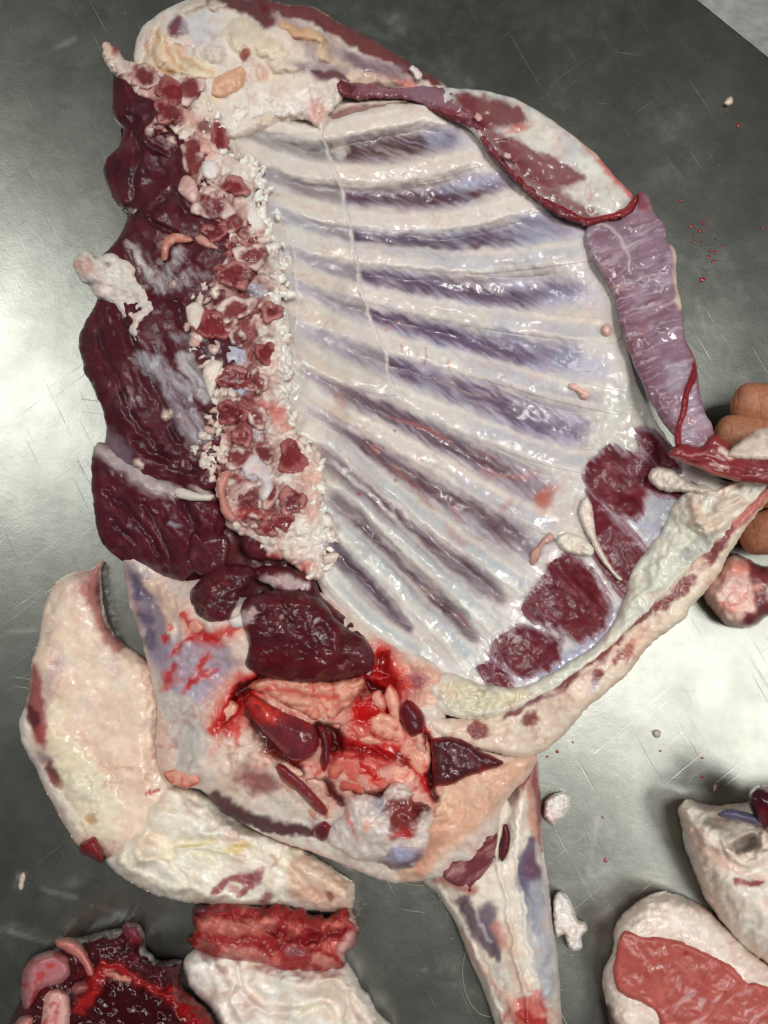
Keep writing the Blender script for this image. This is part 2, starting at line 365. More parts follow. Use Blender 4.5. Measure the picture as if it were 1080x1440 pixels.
# ---------------------------------------------------------------- steel table: grease and marks come from a painted attribute
def steel():
    m = bpy.data.materials.new('worn_steel'); m.use_nodes = True; nt = m.node_tree; lk = nt.links.new; b = nt.nodes['Principled BSDF']
    at = nd(nt, 'ShaderNodeAttribute', attribute_name='Col'); sp = nd(nt, 'ShaderNodeSeparateColor'); lk(at.outputs['Color'], sp.inputs[0])
    tc = nd(nt, 'ShaderNodeTexCoord')
    def noise(sc, det, vec=None, ro=0.6):
        n = nd(nt, 'ShaderNodeTexNoise'); n.inputs['Scale'].default_value = sc; n.inputs['Detail'].default_value = det; n.inputs['Roughness'].default_value = ro
        lk(vec or tc.outputs['Object'], n.inputs['Vector']); return n.outputs['Fac']
    def rng(v, a, b_, c=0.0, d=1.0):
        n = nd(nt, 'ShaderNodeMapRange'); n.inputs['From Min'].default_value = a; n.inputs['From Max'].default_value = b_; n.inputs['To Min'].default_value = c; n.inputs['To Max'].default_value = d
        lk(v, n.inputs['Value']); return n.outputs['Result']
    def mth(op, a, b_):
        n = nd(nt, 'ShaderNodeMath', operation=op)
        for i, v in enumerate((a, b_)):
            if isinstance(v, (int, float)): n.inputs[i].default_value = v
            else: lk(v, n.inputs[i])
        return n.outputs[0]
    def scr(rot, sc, lo, hi):
        mp = nd(nt, 'ShaderNodeMapping'); m0 = nd(nt, 'ShaderNodeMapping'); m0.inputs['Rotation'].default_value = (0, 0, math.radians(rot)); mp.inputs['Scale'].default_value = (16, 620 * sc, 1)
        lk(tc.outputs['Object'], m0.inputs['Vector']); lk(m0.outputs['Vector'], mp.inputs['Vector']); return rng(noise(1.0, 2, mp.outputs['Vector']), lo, hi)
    scratches = mth('ADD', mth('ADD', scr(62, 1.0, 0.66, 0.74), scr(-38, 1.3, 0.67, 0.75)), scr(8, 1.6, 0.72, 0.78))
    scratches = mth('MULTIPLY', scratches, rng(noise(14, 3), 0.42, 0.56))
    film = mth('MULTIPLY', rng(noise(38, 8, ro=0.72), 0.50, 0.78), rng(noise(7, 3), 0.36, 0.62))
    speck = mth('MULTIPLY', rng(noise(900, 2), 0.70, 0.76), rng(noise(20, 2), 0.45, 0.6))
    grease = mth('ADD', mth('MULTIPLY', film, 0.24), sp.outputs['Red'])
    grease = mth('ADD', grease, mth('MULTIPLY', speck, 0.35)); grease = mth('ADD', grease, mth('MULTIPLY', scratches, 0.11)); 
    gcl = nd(nt, 'ShaderNodeClamp'); lk(grease, gcl.inputs[0]); grease = gcl.outputs[0]
    cr = nd(nt, 'ShaderNodeMix', data_type='RGBA'); lk(rng(noise(60, 6), 0.35, 0.65), cr.inputs['Factor'])
    cr.inputs['A'].default_value = (0.215, 0.222, 0.197, 1); cr.inputs['B'].default_value = (0.27, 0.277, 0.247, 1)
    c2 = nd(nt, 'ShaderNodeMix', data_type='RGBA'); lk(grease, c2.inputs['Factor']); lk(cr.outputs['Result'], c2.inputs['A']); c2.inputs['B'].default_value = (0.62, 0.62, 0.58, 1)
    c3 = nd(nt, 'ShaderNodeMix', data_type='RGBA'); lk(sp.outputs['Green'], c3.inputs['Factor']); lk(c2.outputs['Result'], c3.inputs['A']); c3.inputs['B'].default_value = (0.22, 0.02, 0.015, 1)
    lk(c3.outputs['Result'], b.inputs['Base Color'])
    mt = mth('SUBTRACT', 1.0, mth('MULTIPLY', grease, 0.85)); mt = mth('MULTIPLY', mt, mth('SUBTRACT', 1.0, mth('MULTIPLY', sp.outputs['Green'], 0.8)))
    lk(mt, b.inputs['Metallic'])
    lk(mth('ADD', rng(noise(25, 6), 0.3, 0.7, 0.30, 0.37), mth('MULTIPLY', grease, 0.15)), b.inputs['Roughness'])
    bn = nd(nt, 'ShaderNodeBump'); bn.inputs['Strength'].default_value = 0.35; bn.inputs['Distance'].default_value = 0.00025
    hh = mth('ADD', mth('ADD', mth('ADD', mth('MULTIPLY', noise(260, 4), 0.6), mth('MULTIPLY', noise(1300, 2), 0.3)), mth('MULTIPLY', scratches, -0.6)), mth('MULTIPLY', grease, 0.6)); lk(hh, bn.inputs['Height']); lk(bn.outputs['Normal'], b.inputs['Normal'])
    return m
STEEL = steel()
# ---------------------------------------------------------------- floor and table
fv = np.array([[-3, -3, -0.86], [3, -3, -0.86], [3, 3, -0.86], [-3, 3, -0.86]], float)
fo = link_mesh('floor', fv, [(0, 1, 2, 3)], plain('pale_concrete', (214, 218, 214), 0.8, bump=(60, 0.3)), smooth=False, origin=np.zeros(3)); tag(fo, kind='structure')

xs = np.concatenate([np.linspace(-1500, -130, 9), np.arange(-104, 1190, 4.0), np.linspace(1220, 2300, 8)])
ys = np.concatenate([np.linspace(-700, -130, 6), np.arange(-104, 1550, 4.0), np.linspace(1580, 2600, 8)])
TX, TY = np.meshgrid(xs, ys)
grease = np.zeros(TX.shape); bloodm = np.zeros(TX.shape)
def tstroke(pts, wd, a, rag=0.0):
    Q = cat(pts, False, 6.0); D = np.full(TX.shape, 1e9)
    for i in range(len(Q) - 1):
        (ax, ay), (bx, by) = Q[i], Q[i + 1]; ex, ey = bx - ax, by - ay
        k = (np.abs(TX - (ax + bx) / 2) < 30 + 3 * wd) & (np.abs(TY - (ay + by) / 2) < 30 + 3 * wd)
        X = TX[k]; Y = TY[k]; t = np.clip(((X - ax) * ex + (Y - ay) * ey) / (ex * ex + ey * ey + 1e-9), 0, 1)
        D[k] = np.minimum(D[k], np.hypot(X - ax - t * ex, Y - ay - t * ey))
    return a * 0.6 * (1 - sst(0, wd * 1.6, D + 2 * rag * fbm(TX, TY, 14, 3))) * sst(-0.3, 0.4, fbm(TX, TY, 30, 6))
def tblob(x, y, rx, ry, ang, a, rag=0.5):
    r_ = math.radians(ang); X = TX - x; Y = TY - y
    R = np.hypot((X * math.cos(r_) + Y * math.sin(r_)) / rx, (-X * math.sin(r_) + Y * math.cos(r_)) / ry)
    return a * 0.55 * (1 - sst(0.2, 1.4, R + rag * fbm(TX, TY, 16, 5, 4))) * (0.35 + 0.65 * sst(-0.3, 0.5, fbm(TX, TY, 12, 2, 4)))
for b_ in [(556, 34, 26, 16, -50, .34), (535, 48, 34, 8, 20, .22), (430, 12, 40, 10, 10, .12), (1000, 480, 50, 40, 0, .16), (1010, 440, 60, 20, -40, .14), (900, 1180, 70, 60, 0, .16), (830, 1250, 60, 80, 20, .15),
           (120, 80, 26, 14, -20, .14), (40, 1310, 50, 8, 20, .3), (105, 1240, 30, 10, -25, .25), (240, 1290, 60, 34, 10, .12), (950, 700, 60, 40, 0, .1), (60, 620, 70, 150, 10, .10), (930, 960, 160, 80, 0, .08), (28, 1238, 8, 14, 20, .5)]:
    grease = np.maximum(grease, tblob(*b_))
for s_ in [([(540, 50), (590, 70)], 5, .25), ([(40, 85), (105, 55)], 4, .25), ([(600, 30), (640, 90), (664, 118)], 3.5, .16), ([(0, 1305), (40, 1318), (66, 1326)], 4, .4), ([(60, 1250), (130, 1270), (190, 1295)], 4, .3), ([(840, 1150), (830, 1232), (880, 1208)], 4, .25),
           ([(36, 640), (28, 700), (44, 780)], 4, .3), ([(62, 770), (56, 830)], 4, .4), ([(10, 890), (50, 886)], 4, .3), ([(570, 1383), (640, 1385)], 3.5, .3), ([(500, 1358), (620, 1366)], 3.5, .35), ([(980, 420), (1000, 500)], 3.5, .25)]:
    grease = np.maximum(grease, tstroke(*s_, rag=1.5))
for s_ in [([(1036, 174), (1044, 178)], 4, .8), ([(868, 1140), (862, 1150)], 5, .25), ([(20, 757), (16, 760)], 6, .35)]: bloodm = np.maximum(bloodm, tstroke(*s_))
ny_, nx_ = TX.shape; idx_ = np.arange(nx_ * ny_).reshape(ny_, nx_)
TQ = np.stack([idx_[1:, :-1], idx_[1:, 1:], idx_[:-1, 1:], idx_[:-1, :-1]], -1).reshape(-1, 4)
def plane_px(px, py):      # flat top, straight perspective
    return unproj(px, py, np.zeros_like(px))
TV = plane_px(TX.ravel(), TY.ravel())
table = thing('steel_table', 'scratched stainless steel table top with a cut-off corner', 'table', 540, 720, -75)
# its own local origin 25 mm under the top
tt = link_mesh('tabletop', TV, TQ, STEEL, table, np.column_stack([grease.ravel(), bloodm.ravel(), np.zeros(TX.size), np.ones(TX.size)]), smooth=False)
bm = bmesh.new(); bm.from_mesh(tt.data)
pa, pb = unproj(978, -2, 0), unproj(1082, 82, 0); dv = pb - pa; nrm = Vector((-dv[1], dv[0], 0)).normalized()
if nrm.y < 0: nrm = -nrm
org_ = Vector(pa - np.array(table.location))
bmesh.ops.bisect_plane(bm, geom=bm.verts[:] + bm.edges[:] + bm.faces[:], plane_co=org_, plane_no=nrm, clear_outer=True)
be = [e for e in bm.edges if e.is_boundary]
ex_ = bmesh.ops.extrude_edge_only(bm, edges=be); nv = [g for g in ex_['geom'] if isinstance(g, bmesh.types.BMVert)]
for v in nv: v.co.z -= 25 * K * 3
bm.to_mesh(tt.data); bm.free()
# ================================================================ THE CARCASS
carcass = thing('carcass', 'split carcass lying with its rib cage, backbone and one foreleg up', 'carcass', 520, 700)

UB = L([(200,70),(300,20),(420,30),(520,80),(620,130),(720,160),(820,230),(880,300),(860,420),(900,560),(990,680),(1030,700),(960,790),(860,910),(740,1020),(700,1100),(640,1190),(540,1215),(420,1175),(320,1120),(240,1080),(235,980),(200,860),(160,740),(160,620),(140,500),(180,330),(170,180)], (84,30,36), rag=3, off=-26, H=10, r=40, wet=.7)
UB.tint((120,60,58), 24, 0, .6, .6); UB.rough(14, 4); UB.build('inner_flesh', carcass, step=5.0)
# ---------------------------------------------------------------- rib cage, seen from inside
CH = L([(318,170),(400,158),(455,140),(520,132),(600,130),(660,165),(690,215),(735,262),(800,305),(836,322),(846,372),(866,420),(880,480),(896,540),(925,596),(955,640),(1010,672),(1050,690),(1010,740),(965,782),(925,822),(888,872),(820,942),(745,988),(685,985),(640,962),(595,938),(540,912),(480,872),(455,835),(440,800),(425,700),(405,620),(390,520),(380,400),(345,300),(318,220)],
       (206, 197, 192), H=4, r=25, zb='c', wet=0.75, seed=4)
X, Y = CH.X, CH.Y
MUS = [ # centre line, half width, colour, edge colour, ragged edge, direction of the fibres
 ([(328,181),(376,196),(443,211),(500,212),(550,207),(610,198),(655,188)], [4,7,9,17,18,15,6], (80,48,54), (125,100,110), 4, 20),
 ([(345,234),(387,248),(428,267),(492,277),(551,281),(607,280),(662,267),(735,250)], [4,6,7,8,12,15,14,6], (88,56,72), (135,115,145), 4, 25),
 ([(361,285),(406,307),(450,320),(495,331),(551,338),(625,342),(699,333),(760,320),(818,316)], [5,6,6,8,13,14,15,18,16], (96,76,100), (150,150,178), 5, 28),
 ([(388,340),(417,358),(473,380),(528,391),(602,402),(676,413),(724,416),(780,411),(835,402)], [3,6,7,10,15,18,18,15,13], (98,76,104), (160,155,185), 6, 34),
 ([(396,389),(454,417),(528,443),(602,465),(676,487),(732,497),(773,502),(828,498)], [3,6,10,13,17,18,18,14], (106,84,116), (160,155,190), 8, 36),
 ([(405,450),(428,465),(491,491),(565,520),(621,539),(676,560),(750,592),(790,603),(838,608)], [3,5,9,13,15,20,22,19,10], (106,82,110), (160,155,188), 8, 38),
 ([(410,512),(473,548),(510,564),(565,588),(639,628),(695,657),(745,682),(785,700)], [3,6,10,13,15,18,18,10], (114,86,98), (165,150,165), 6, 40),
 ([(418,562),(465,594),(510,624),(565,661),(621,696),(676,728),(725,757),(765,785)], [4,7,11,13,13,17,16,7], (108,76,86), (160,145,160), 5, 42),
 ([(432,622),(462,647),(521,692),(566,733),(618,777),(670,814),(716,850)], [4,9,11,11,12,13,5], (98,66,74), (140,120,135), 4, 44),
 ([(455,683),(470,695),(499,727),(540,772),(588,820),(633,860),(678,908)], [5,8,10,9,11,12,4], (86,54,62), (130,110,120), 3, 46),
 ([(455,757),(484,790),(514,817),(551,858),(583,893)], [6,8,7,7,4], (88,58,68), (140,125,150), 2, 48)]
RIB = [
 ([(340,172),(400,186),(447,190),(514,174),(588,160),(647,165)], 12),
 ([(335,205),(380,222),(425,237),(473,243),(551,245),(607,236),(660,220),(692,214)], 12),
 ([(350,258),(395,280),(440,296),(495,306),(551,314),(625,311),(699,295),(765,280)], 13),
 ([(372,312),(420,336),(470,349),(499,354),(570,362),(662,368),(736,362),(830,350)], 15),
 ([(392,365),(454,398),(528,420),(602,433),(676,445),(735,452),(788,460),(858,466)], 15),
 ([(400,418),(436,443),(491,464),(565,487),(639,508),(713,526),(780,546),(866,566)], 15),
 ([(404,480),(436,502),(491,530),(565,560),(639,588),(713,618),(780,640),(838,652)], 15),
 ([(412,536),(440,560),(495,592),(550,618),(621,655),(676,690),(735,720),(795,745)], 14),
 ([(425,592),(484,634),(551,690),(607,732),(662,772),(714,808),(755,830)], 14),
 ([(445,650),(477,673),(521,712),(562,755),(618,808),(670,854),(712,890)], 15),
 ([(456,725),(480,742),(514,775),(562,822),(607,868),(645,910),(665,935)], 15),
 ([(448,780),(465,808),(490,838),(520,868),(556,897),(600,922)], 11)]
# creamy / bluish ground under everything
CH.tint((216, 206, 196), 60, -0.2, 0.6, 0.7, seed=31)
CH.P(CH.poly([(320,170),(455,190),(480,290),(508,420),(540,490),(560,560),(480,560),(420,540),(395,420),(350,300)], 30), (208, 198, 186), 0.55)
CH.tint((170, 172, 190), 34, 0.0, 0.6, 0.35, seed=32, m=CH.poly([(560,380),(860,340),(880,560),(960,690),(870,850),(720,950),(620,820),(560,560)], 60))
# ribs: colour and roundness
RC = [(216,200,188),(216,200,188),(218,204,194),(214,204,196),(212,202,192),(208,198,190),(208,198,190),(206,198,188),(204,196,186),(194,190,182),(190,190,184),(198,198,192)]
for k, (pts, wd) in enumerate(RIB):
    m = CH.stroke(pts, wd * 1.25, 0.5, rag=2, rsc=10, seed=k); CH.P(m, RC[k], 0.75)
    wn, M, R = CH.stroke(pts, wd * 1.55, 0.3); CH.Z[wn] += (12 if k < 8 else 15) * np.clip(1 - (R / 1.3) ** 2, 0, 1) * sst(0, .18, CH.T) * sst(0, .2, 1 - CH.T)
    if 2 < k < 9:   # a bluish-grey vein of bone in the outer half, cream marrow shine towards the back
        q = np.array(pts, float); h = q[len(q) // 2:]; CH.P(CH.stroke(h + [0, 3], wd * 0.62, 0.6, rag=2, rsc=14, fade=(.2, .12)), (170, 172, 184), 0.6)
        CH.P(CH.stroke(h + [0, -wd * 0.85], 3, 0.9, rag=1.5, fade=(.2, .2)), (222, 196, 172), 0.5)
    if k > 7:
        q = np.array(pts, float); CH.P(CH.stroke(q[1:], wd * 0.75, 0.5, rag=2, rsc=16, fade=(.1, .1)), (176, 184, 190), 0.6, wet=0.9)
        CH.P(CH.stroke(q + [-5, 7], 4, 0.8, rag=1.5), (216, 208, 190), 0.5)
for (x, y, l, a_) in [(470,355,34,14),(452,450,40,22),(460,520,42,26),(480,590,46,32),(420,262,26,22),(425,285,40,22),(560,210,10,10),(450,395,40,20)]:
    CH.P(CH.blob(x, y, l, 9, a_, 0.5, 0.3, 9), (216, 188, 164), 0.65)
# muscles between the ribs
for k, (pts, wd, c, e, rg, an) in enumerate(MUS):
    wa = np.array(wd, float)
    wn, M, R = CH.stroke(pts, wa * 1.7, 0.1); CH.Z[wn] -= (4 if k < 8 else 9) * np.clip(1 - R * R, 0, 1) * sst(0, .15, CH.T) * sst(0, .15, 1 - CH.T)
    lo = 40; sh = 2.7; wa = wa * np.interp(np.arange(len(wa)), [0, len(wa) * .45, len(wa) - 1], [1.7, 1.0, 1.15])
    CH.P(CH.stroke(pts, wa * 1.05, 0.6, rag=rg * 1.1, ang=an, lo=lo, sh=sh, seed=40 + k, fade=(.08, .06)), e, 0.8)
    wn, M, R = CH.stroke(pts, wa * 0.70, 0.7, rag=rg * 1.2, ang=an, lo=lo, sh=sh, seed=60 + k, fade=(.30, .05))
    m = CH.P((wn, M * (1 - 0.45 * sst(0.72, 1.0, CH.T) * (k > 1)), R), np.array(c) * 0.7 + np.array([96, 68, 78]) * 0.2, 0.95)
    ms = CH.stroke(pts, wa * 1.2, 0.4, fade=(.2, .05))
    CH.tint((180, 172, 192), 2.2, 0.1, 0.9, 0.45 if k < 8 else 0.3, m=ms, seed=80 + k, ang=an, long=16)
    CH.tint((58, 34, 46), 3.0, 0.15, 0.8, 0.45, m=(m[0], m[1] * ms[1] if ms[1].shape == m[1].shape else m[1], m[2]), seed=81 + k, ang=an, long=12)
    CH.tint((84, 40, 44), 22, 0.2, 0.7, 0.5 if k in (0, 1, 6, 7, 8, 9) else 0.2, m=m, seed=90 + k)
    CH.rough(3.0, 0.6, seed=100 + k, m=ms, ang=an, long=9)
for k, (pts, wd) in enumerate(RIB):  # pale membrane line along each rib edge, with its highlight painted in as white
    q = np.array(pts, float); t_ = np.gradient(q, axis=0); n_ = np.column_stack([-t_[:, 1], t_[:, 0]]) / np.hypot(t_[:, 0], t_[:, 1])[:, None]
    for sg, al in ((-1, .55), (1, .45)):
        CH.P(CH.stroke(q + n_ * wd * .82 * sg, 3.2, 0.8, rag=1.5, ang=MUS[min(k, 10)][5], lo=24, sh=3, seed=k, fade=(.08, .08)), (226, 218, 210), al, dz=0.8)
# bluish shining membrane over the outer ends of the muscles
for pts, wd in [([(610,205),(650,196)],10),([(655,262),(720,250)],9),([(740,330),(820,322)],12),([(780,425),(840,412)],12),([(790,505),(846,520)],14),([(700,465),(740,480)],7),([(600,190),(640,182)],8),([(620,268),(690,250)],5)]:
    CH.P(CH.stroke(pts, wd, 0.95, rag=7, ang=32, lo=30, sh=2.6), (166, 170, 200), 0.45, wet=1)
CH.P(CH.blob(612,281,13,7,-8,0.3,0.3), (84,40,52), 0.8); CH.P(CH.blob(665,276,13,6,-15,0.3,0.3), (84,40,52), 0.8); CH.P(CH.blob(668,348,12,4,-8,0.4,0.3), (88,40,52), 0.7)
# outer white sheet beside the flank flap
CH.P(CH.poly([(835,330),(850,372),(862,430),(878,480),(892,540),(930,600),(905,604),(870,600),(842,560),(858,540),(868,490),(858,430),(838,380)], 10, 5, 20), (206, 202, 194), 0.85)
CH.P(CH.poly([(868,560),(900,560),(935,600),(880,640),(830,640),(840,600)], 12, 6, 20), (208, 204, 192), 0.9)
# dark muscle along the breastbone, with bluish seams
DK = (92, 10, 26)
BRM = ([(896,600),(922,608),(960,650),(950,672),(917,660),(898,630)], [(862,640),(900,638),(945,668),(995,692),(965,704),(915,694),(878,684)],
          [(822,656),(836,640),(858,624),(890,648),(910,690),(900,730),(870,730),(846,712),(828,694)],
          [(826,688),(856,712),(886,744),(914,780),(904,808),(882,842),(858,822),(836,786),(822,744)],
          [(774,790),(800,780),(832,800),(862,850),(850,884),(816,904),(784,888),(748,872),(732,858),(742,834),(762,812)],
          [(690,905),(726,880),(760,886),(790,902),(782,936),(742,952),(716,944)], [(668,936),(700,934),(724,962),(704,976),(680,962)], [(684,916),(706,912),(716,944),(700,944)])
for p in BRM:
    CH.P(CH.poly(p, 6, 4, ang=48, lo=44, sh=7, seed=12), DK, 0.97, wet=0.25)
CH.P(CH.blob(838,668,16,14,0,0.7,0.3), (150,66,48), 0.6); CH.P(CH.blob(778,838,20,18,0,0.8,0.3), (140,66,52), 0.5); CH.P(CH.blob(764,706,12,14,20,0.5,0.4), (190,96,70), 0.75); CH.P(CH.blob(770,692,22,8,-20,0.5,0.5), (190,96,70), 0.5)
CH.P(CH.poly([(870,700),(890,700),(912,724),(935,745),(924,772),(900,750),(878,724)], 8, 8, ang=48, lo=50, sh=3), (160,162,182), 0.85)
CH.P(CH.poly([(905,700),(950,690),(990,690),(960,730),(930,745),(915,730)], 12, 6), (150,152,168), 0.8)
CH.P(CH.poly([(830,800),(848,840),(862,860),(850,870),(830,850),(822,815)], 6, 6, ang=48, lo=40, sh=3), (120,80,96), 0.8)
CH.P(CH.poly([(845,882),(868,856),(880,840),(850,900),(815,930),(770,952),(735,966),(720,958),(770,935),(812,905)], 8, 6, ang=48, lo=40, sh=4), (150,150,178), 0.9)
CH.tint((120,50,66), 3.4, 0.4, 1.0, 0.15, m=CH.poly([(790,740),(840,690),(930,740),(900,830),(850,900),(720,960),(690,930),(760,850)], 20), seed=14, ang=50, long=16)
CH.tint((66,8,18), 6.0, 0.1, 0.8, 0.35, m=CH.poly([(826,640),(900,640),(910,780),(870,840),(780,890),(740,860),(800,780)], 16), seed=15, ang=48, long=10)
# reddish stains along ribs
for pts, wd in [([(545,650),(565,668),(600,705),(616,730)],4),([(535,640),(520,625)],4),([(468,553),(480,566),(486,578)],6),([(565,590),(590,600),(640,620)],3),([(690,668),(730,672),(770,660)],4),([(635,705),(645,740)],5),([(700,720),(725,700)],4),([(565,450),(538,467)],2),([(620,735),(660,770)],5),([(585,636),(600,655)],4),([(670,660),(700,672)],6)]:
    CH.P(CH.stroke(pts, wd, 0.8, rag=3, rsc=6, fade=(.2,.2)), (186, 112, 98), 0.4)
for x, y, r_ in [(508,415,3),(555,676,4),(503,694,4),(556,606,3),(432,440,3),(470,437,3)]: CH.P(CH.blob(x, y, r_ * .8, r_ * .6, 30, 0.4, 0.4, 4), (150, 40, 34), 0.75)
# little vessels, yellow dots
for pts in ([(597,490),(599,502),(596,514)], [(631,506),(632,520)], [(565,482),(564,494)], [(548,586),(600,602),(636,622)], [(660,628),(700,648)], [(640,860),(660,880)]): CH.P(CH.stroke(pts, 1.1, 0.6), (176, 96, 92), 0.7)
# fold line of the pleura
CH.dome(CH.P(CH.stroke([(450,188),(466,230),(483,280),(494,330),(508,410),(520,450),(540,492),(548,530),(558,556)], [2,2.4,3,2.4,2,2.6,2.4,2,1.2], 0.6, rag=1, rsc=10), (222, 214, 208), 0.9, wet=1), 3.5)
CH.dome(CH.P(CH.stroke([(402,316),(412,350),(416,400),(418,460),(414,500)], 2.2, 0.7, rag=1.5, rsc=10), (216, 212, 210), 0.7, wet=1), 2)
CH.P(CH.stroke([(486,290),(510,400)], 2, 0.9), (216,212,214), 0.5)
CH.P(CH.blob(478,212,10,20,-20,0.5,0.6), (222,210,196), 0.6)
CH.tint((214,196,182), 5, 0.1, 0.8, 0.3, seed=46, ang=24, long=9); CH.tint((186,186,196), 9, 0.1, 0.8, 0.3, seed=47, ang=30, long=6)
CH.rough(30, 3, seed=44); CH.rough(14, 0.6, seed=45)
CH.finish(2.2, .55, .5)
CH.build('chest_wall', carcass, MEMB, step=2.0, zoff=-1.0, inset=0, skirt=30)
# clear pleura still lying over the backs of the ribs
PL = L([(330,186),(400,188),(452,190),(468,232),(484,282),(495,332),(508,412),(522,455),(541,494),(550,530),(558,556),(520,552),(470,540),(430,520),(412,480),(402,420),(390,370),(372,320),(350,260)], (226,222,218), zb=lambda X, Y: bil(CH.Z, X - CH.x0, Y - CH.y0), off=1.5, H=1.5, r=10, wet=1.0, seed=8)
PL.rough(30, 2, ang=60, long=3); PL.rough(9, .8); PL.build('pleura', carcass, FILM, step=2.5, skirt=1.5, inset=0)
# the flat muscle inside the breastbone, in separate slips
for i, p in enumerate(BRM):
    q = L(p, (98, 22, 36), zb=lambda X, Y: bil(CH.Z, X - CH.x0, Y - CH.y0), off=-0.5, H=1.2, r=12, wet=.4, seed=i, pad=14)
    q.sd = q.sd + 9 * streak(q.X, q.Y, 50, 46, 5, 12 + i) * np.clip((q.sd + 14) / 14, 0, 1) + 1.5
    q.tint((70,12,22), 16, 0, .6, .6); q.tint((132,58,70), 3.0, .2, .8, .35, ang=48, long=14); q.tint((60,10,20), 3.4, .2, .8, .5, seed=15, ang=48, long=12); q.P((q.all()[0], 1 - sst(-1, 9, q.sd), None), (176,152,166), .75); q.P((q.all()[0], sst(.1, .6, fbm(q.X, q.Y, 26, 40 + i, 3)), None), (124,58,58), .35); q.rough(4, .5, ang=48, long=9)
    q.finish(1.0, .7, .3); q.build('breast_muscle', carcass, step=1.7, skirt=2.0, inset=0)
# share out the surface between ribs and muscles: each piece gets its own mesh, muscles a hair lower
def dline(pts, step=10.0):
    D = np.full(X.shape, 1e9); Q = cat(pts, False, step)
    for i in range(len(Q) - 1):
        (ax, ay), (bx, by) = Q[i], Q[i + 1]; ex, ey = bx - ax, by - ay
        t = np.clip(((X - ax) * ex + (Y - ay) * ey) / (ex * ex + ey * ey + 1e-9), 0, 1); D = np.minimum(D, np.hypot(X - ax - t * ex, Y - ay - t * ey))
    return D
DR = [dline(p) for p, _ in RIB]; DM = [dline(m_[0]) - np.mean(m_[1]) * 0.35 for m_ in MUS]
allD = DR + DM
for i in range(len(allD)):
    near = [allD[j] for j in range(len(allD)) if j != i]
    sdk = (np.minimum.reduce(near) - allD[i]) * 0.5
    isr = i < len(DR)
    lim = (17 if isr else 20) - allD[i]
    sdk = np.minimum(np.minimum(sdk + (0 if isr else 2.5), lim), CH.sd - 3)
    a0, a1 = np.where((sdk > 0).any(1))[0][[0, -1]]; b0, b1 = np.where((sdk > 0).any(0))[0][[0, -1]]
    sub = object.__new__(L); sub.done = True; sl = (slice(max(0, a0 - 4), a1 + 5), slice(max(0, b0 - 4), b1 + 5))
    sub.x0 = CH.x0 + sl[1].start; sub.y0 = CH.y0 + sl[0].start; sub.Z = CH.Z[sl]; sub.C = CH.C[sl]; sub.Wt = CH.Wt[sl]; sub.sd = sdk[sl]; sub.h, sub.w = sub.sd.shape
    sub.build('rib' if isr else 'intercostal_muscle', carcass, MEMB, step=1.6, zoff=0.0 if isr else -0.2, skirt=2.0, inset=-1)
# ---------------------------------------------------------------- meat of the back, left of the backbone
BM = L([(146,75),(160,100),(158,140),(160,168),(174,182),(166,205),(150,225),(144,242),(152,266),(165,290),(178,302),(172,325),(158,345),(128,380),(136,421),(113,466),(111,490),(118,520),(130,547),(142,572),(150,600),(150,640),(200,680),(290,690),
        (330,660),(330,600),(345,500),(345,400),(340,330),(320,240),(290,190),(250,150),(200,115),(165,80)],
       (74,20,31), rag=2.2, rsc=16, off=-4, H=26, r=34, wet=0.6, seed=6)
BM.tint((96,44,46), 40, 0, 0.6, 0.6, seed=3); BM.tint((48,20,28), 26, 0.1, 0.6, 0.7, seed=8)
BM.rough(46, 5, seed=3); BM.rough(12, 1.2, seed=4, ang=62, long=4); BM.rough(3.0, 1.0, seed=5, ang=62, long=18); BM.tint((46,14,20), 3.0, .2, .8, .5, seed=18, ang=62, long=18)
BM.tint((108,58,58), 3.2, 0.2, 0.8, 0.35, seed=9, ang=62, long=14)
for pts, wd, dz in [([(185,160),(195,230),(180,300)],5,-5),([(215,300),(245,270),(262,300)],6,-6),([(165,290),(210,310),(250,330)],4,-6),([(170,430),(185,480),(225,560),(255,620)],4,-5),([(140,470),(160,520),(190,590),(230,640)],4,-4),([(225,380),(250,430),(262,480)],5,-5),([(200,200),(230,220)],5,4),([(190,620),(240,650),(280,660)],5,-6)]:
    BM.P(BM.stroke(pts, wd, 0.9, rag=2), (50,20,27), 0.6, dz=dz)
# silver skin
for pts, wd, c in [([(200,505),(222,520),(250,545),(262,580),(275,608),(292,612)],[8,11,13,13,12,6],(164,160,170)),([(255,500),(268,520),(285,545),(290,562)],[6,11,11,5],(182,180,182)),([(250,355),(236,385),(228,405),(215,398),(205,380),(190,360)],[6,7,6,6,5,4],(176,172,172)),
                   ([(215,395),(240,400),(265,390),(290,385)],[4,6,6,5],(140,122,130)),([(240,470),(270,480),(285,470)],[4,6,5],(150,138,142)),([(180,345),(200,368),(225,398)],[5,7,5],(186,176,172)),([(178,520),(186,556),(188,572)],2,(140,110,112)),([(250,560),(270,575)],[4,5],(120,100,112))]:
    m = BM.P(BM.stroke(pts, np.array(wd)*1.15, 0.6, rag=7, ang=55, lo=20, sh=4), c, 0.72, wet=0.95, dz=0.6); BM.tint((86,50,60), 3.0, -0.1, 0.6, 0.75, m=m, ang=58, long=8, seed=15); BM.rough(4, 2.5, seed=16, m=m, ang=58, long=4)
for x, y, r_ in [(213,180,6),(240,196,6),(226,152,5),(237,582,6),(196,652,6),(242,398,4),(190,295,2),(236,266,2)]: BM.dome(BM.P(BM.blob(x, y, r_, r_*1.3, 20, 0.3, 0.4, 4), (206,180,168), 0.95), 5)
# pale membrane at the lower left, over the table edge
BM.P(BM.poly([(130,560),(150,600),(185,640),(200,690),(150,660),(126,610)], 8, 4), (132,112,122), 0.7)
BM.build('back_muscle', carcass, step=2.0)

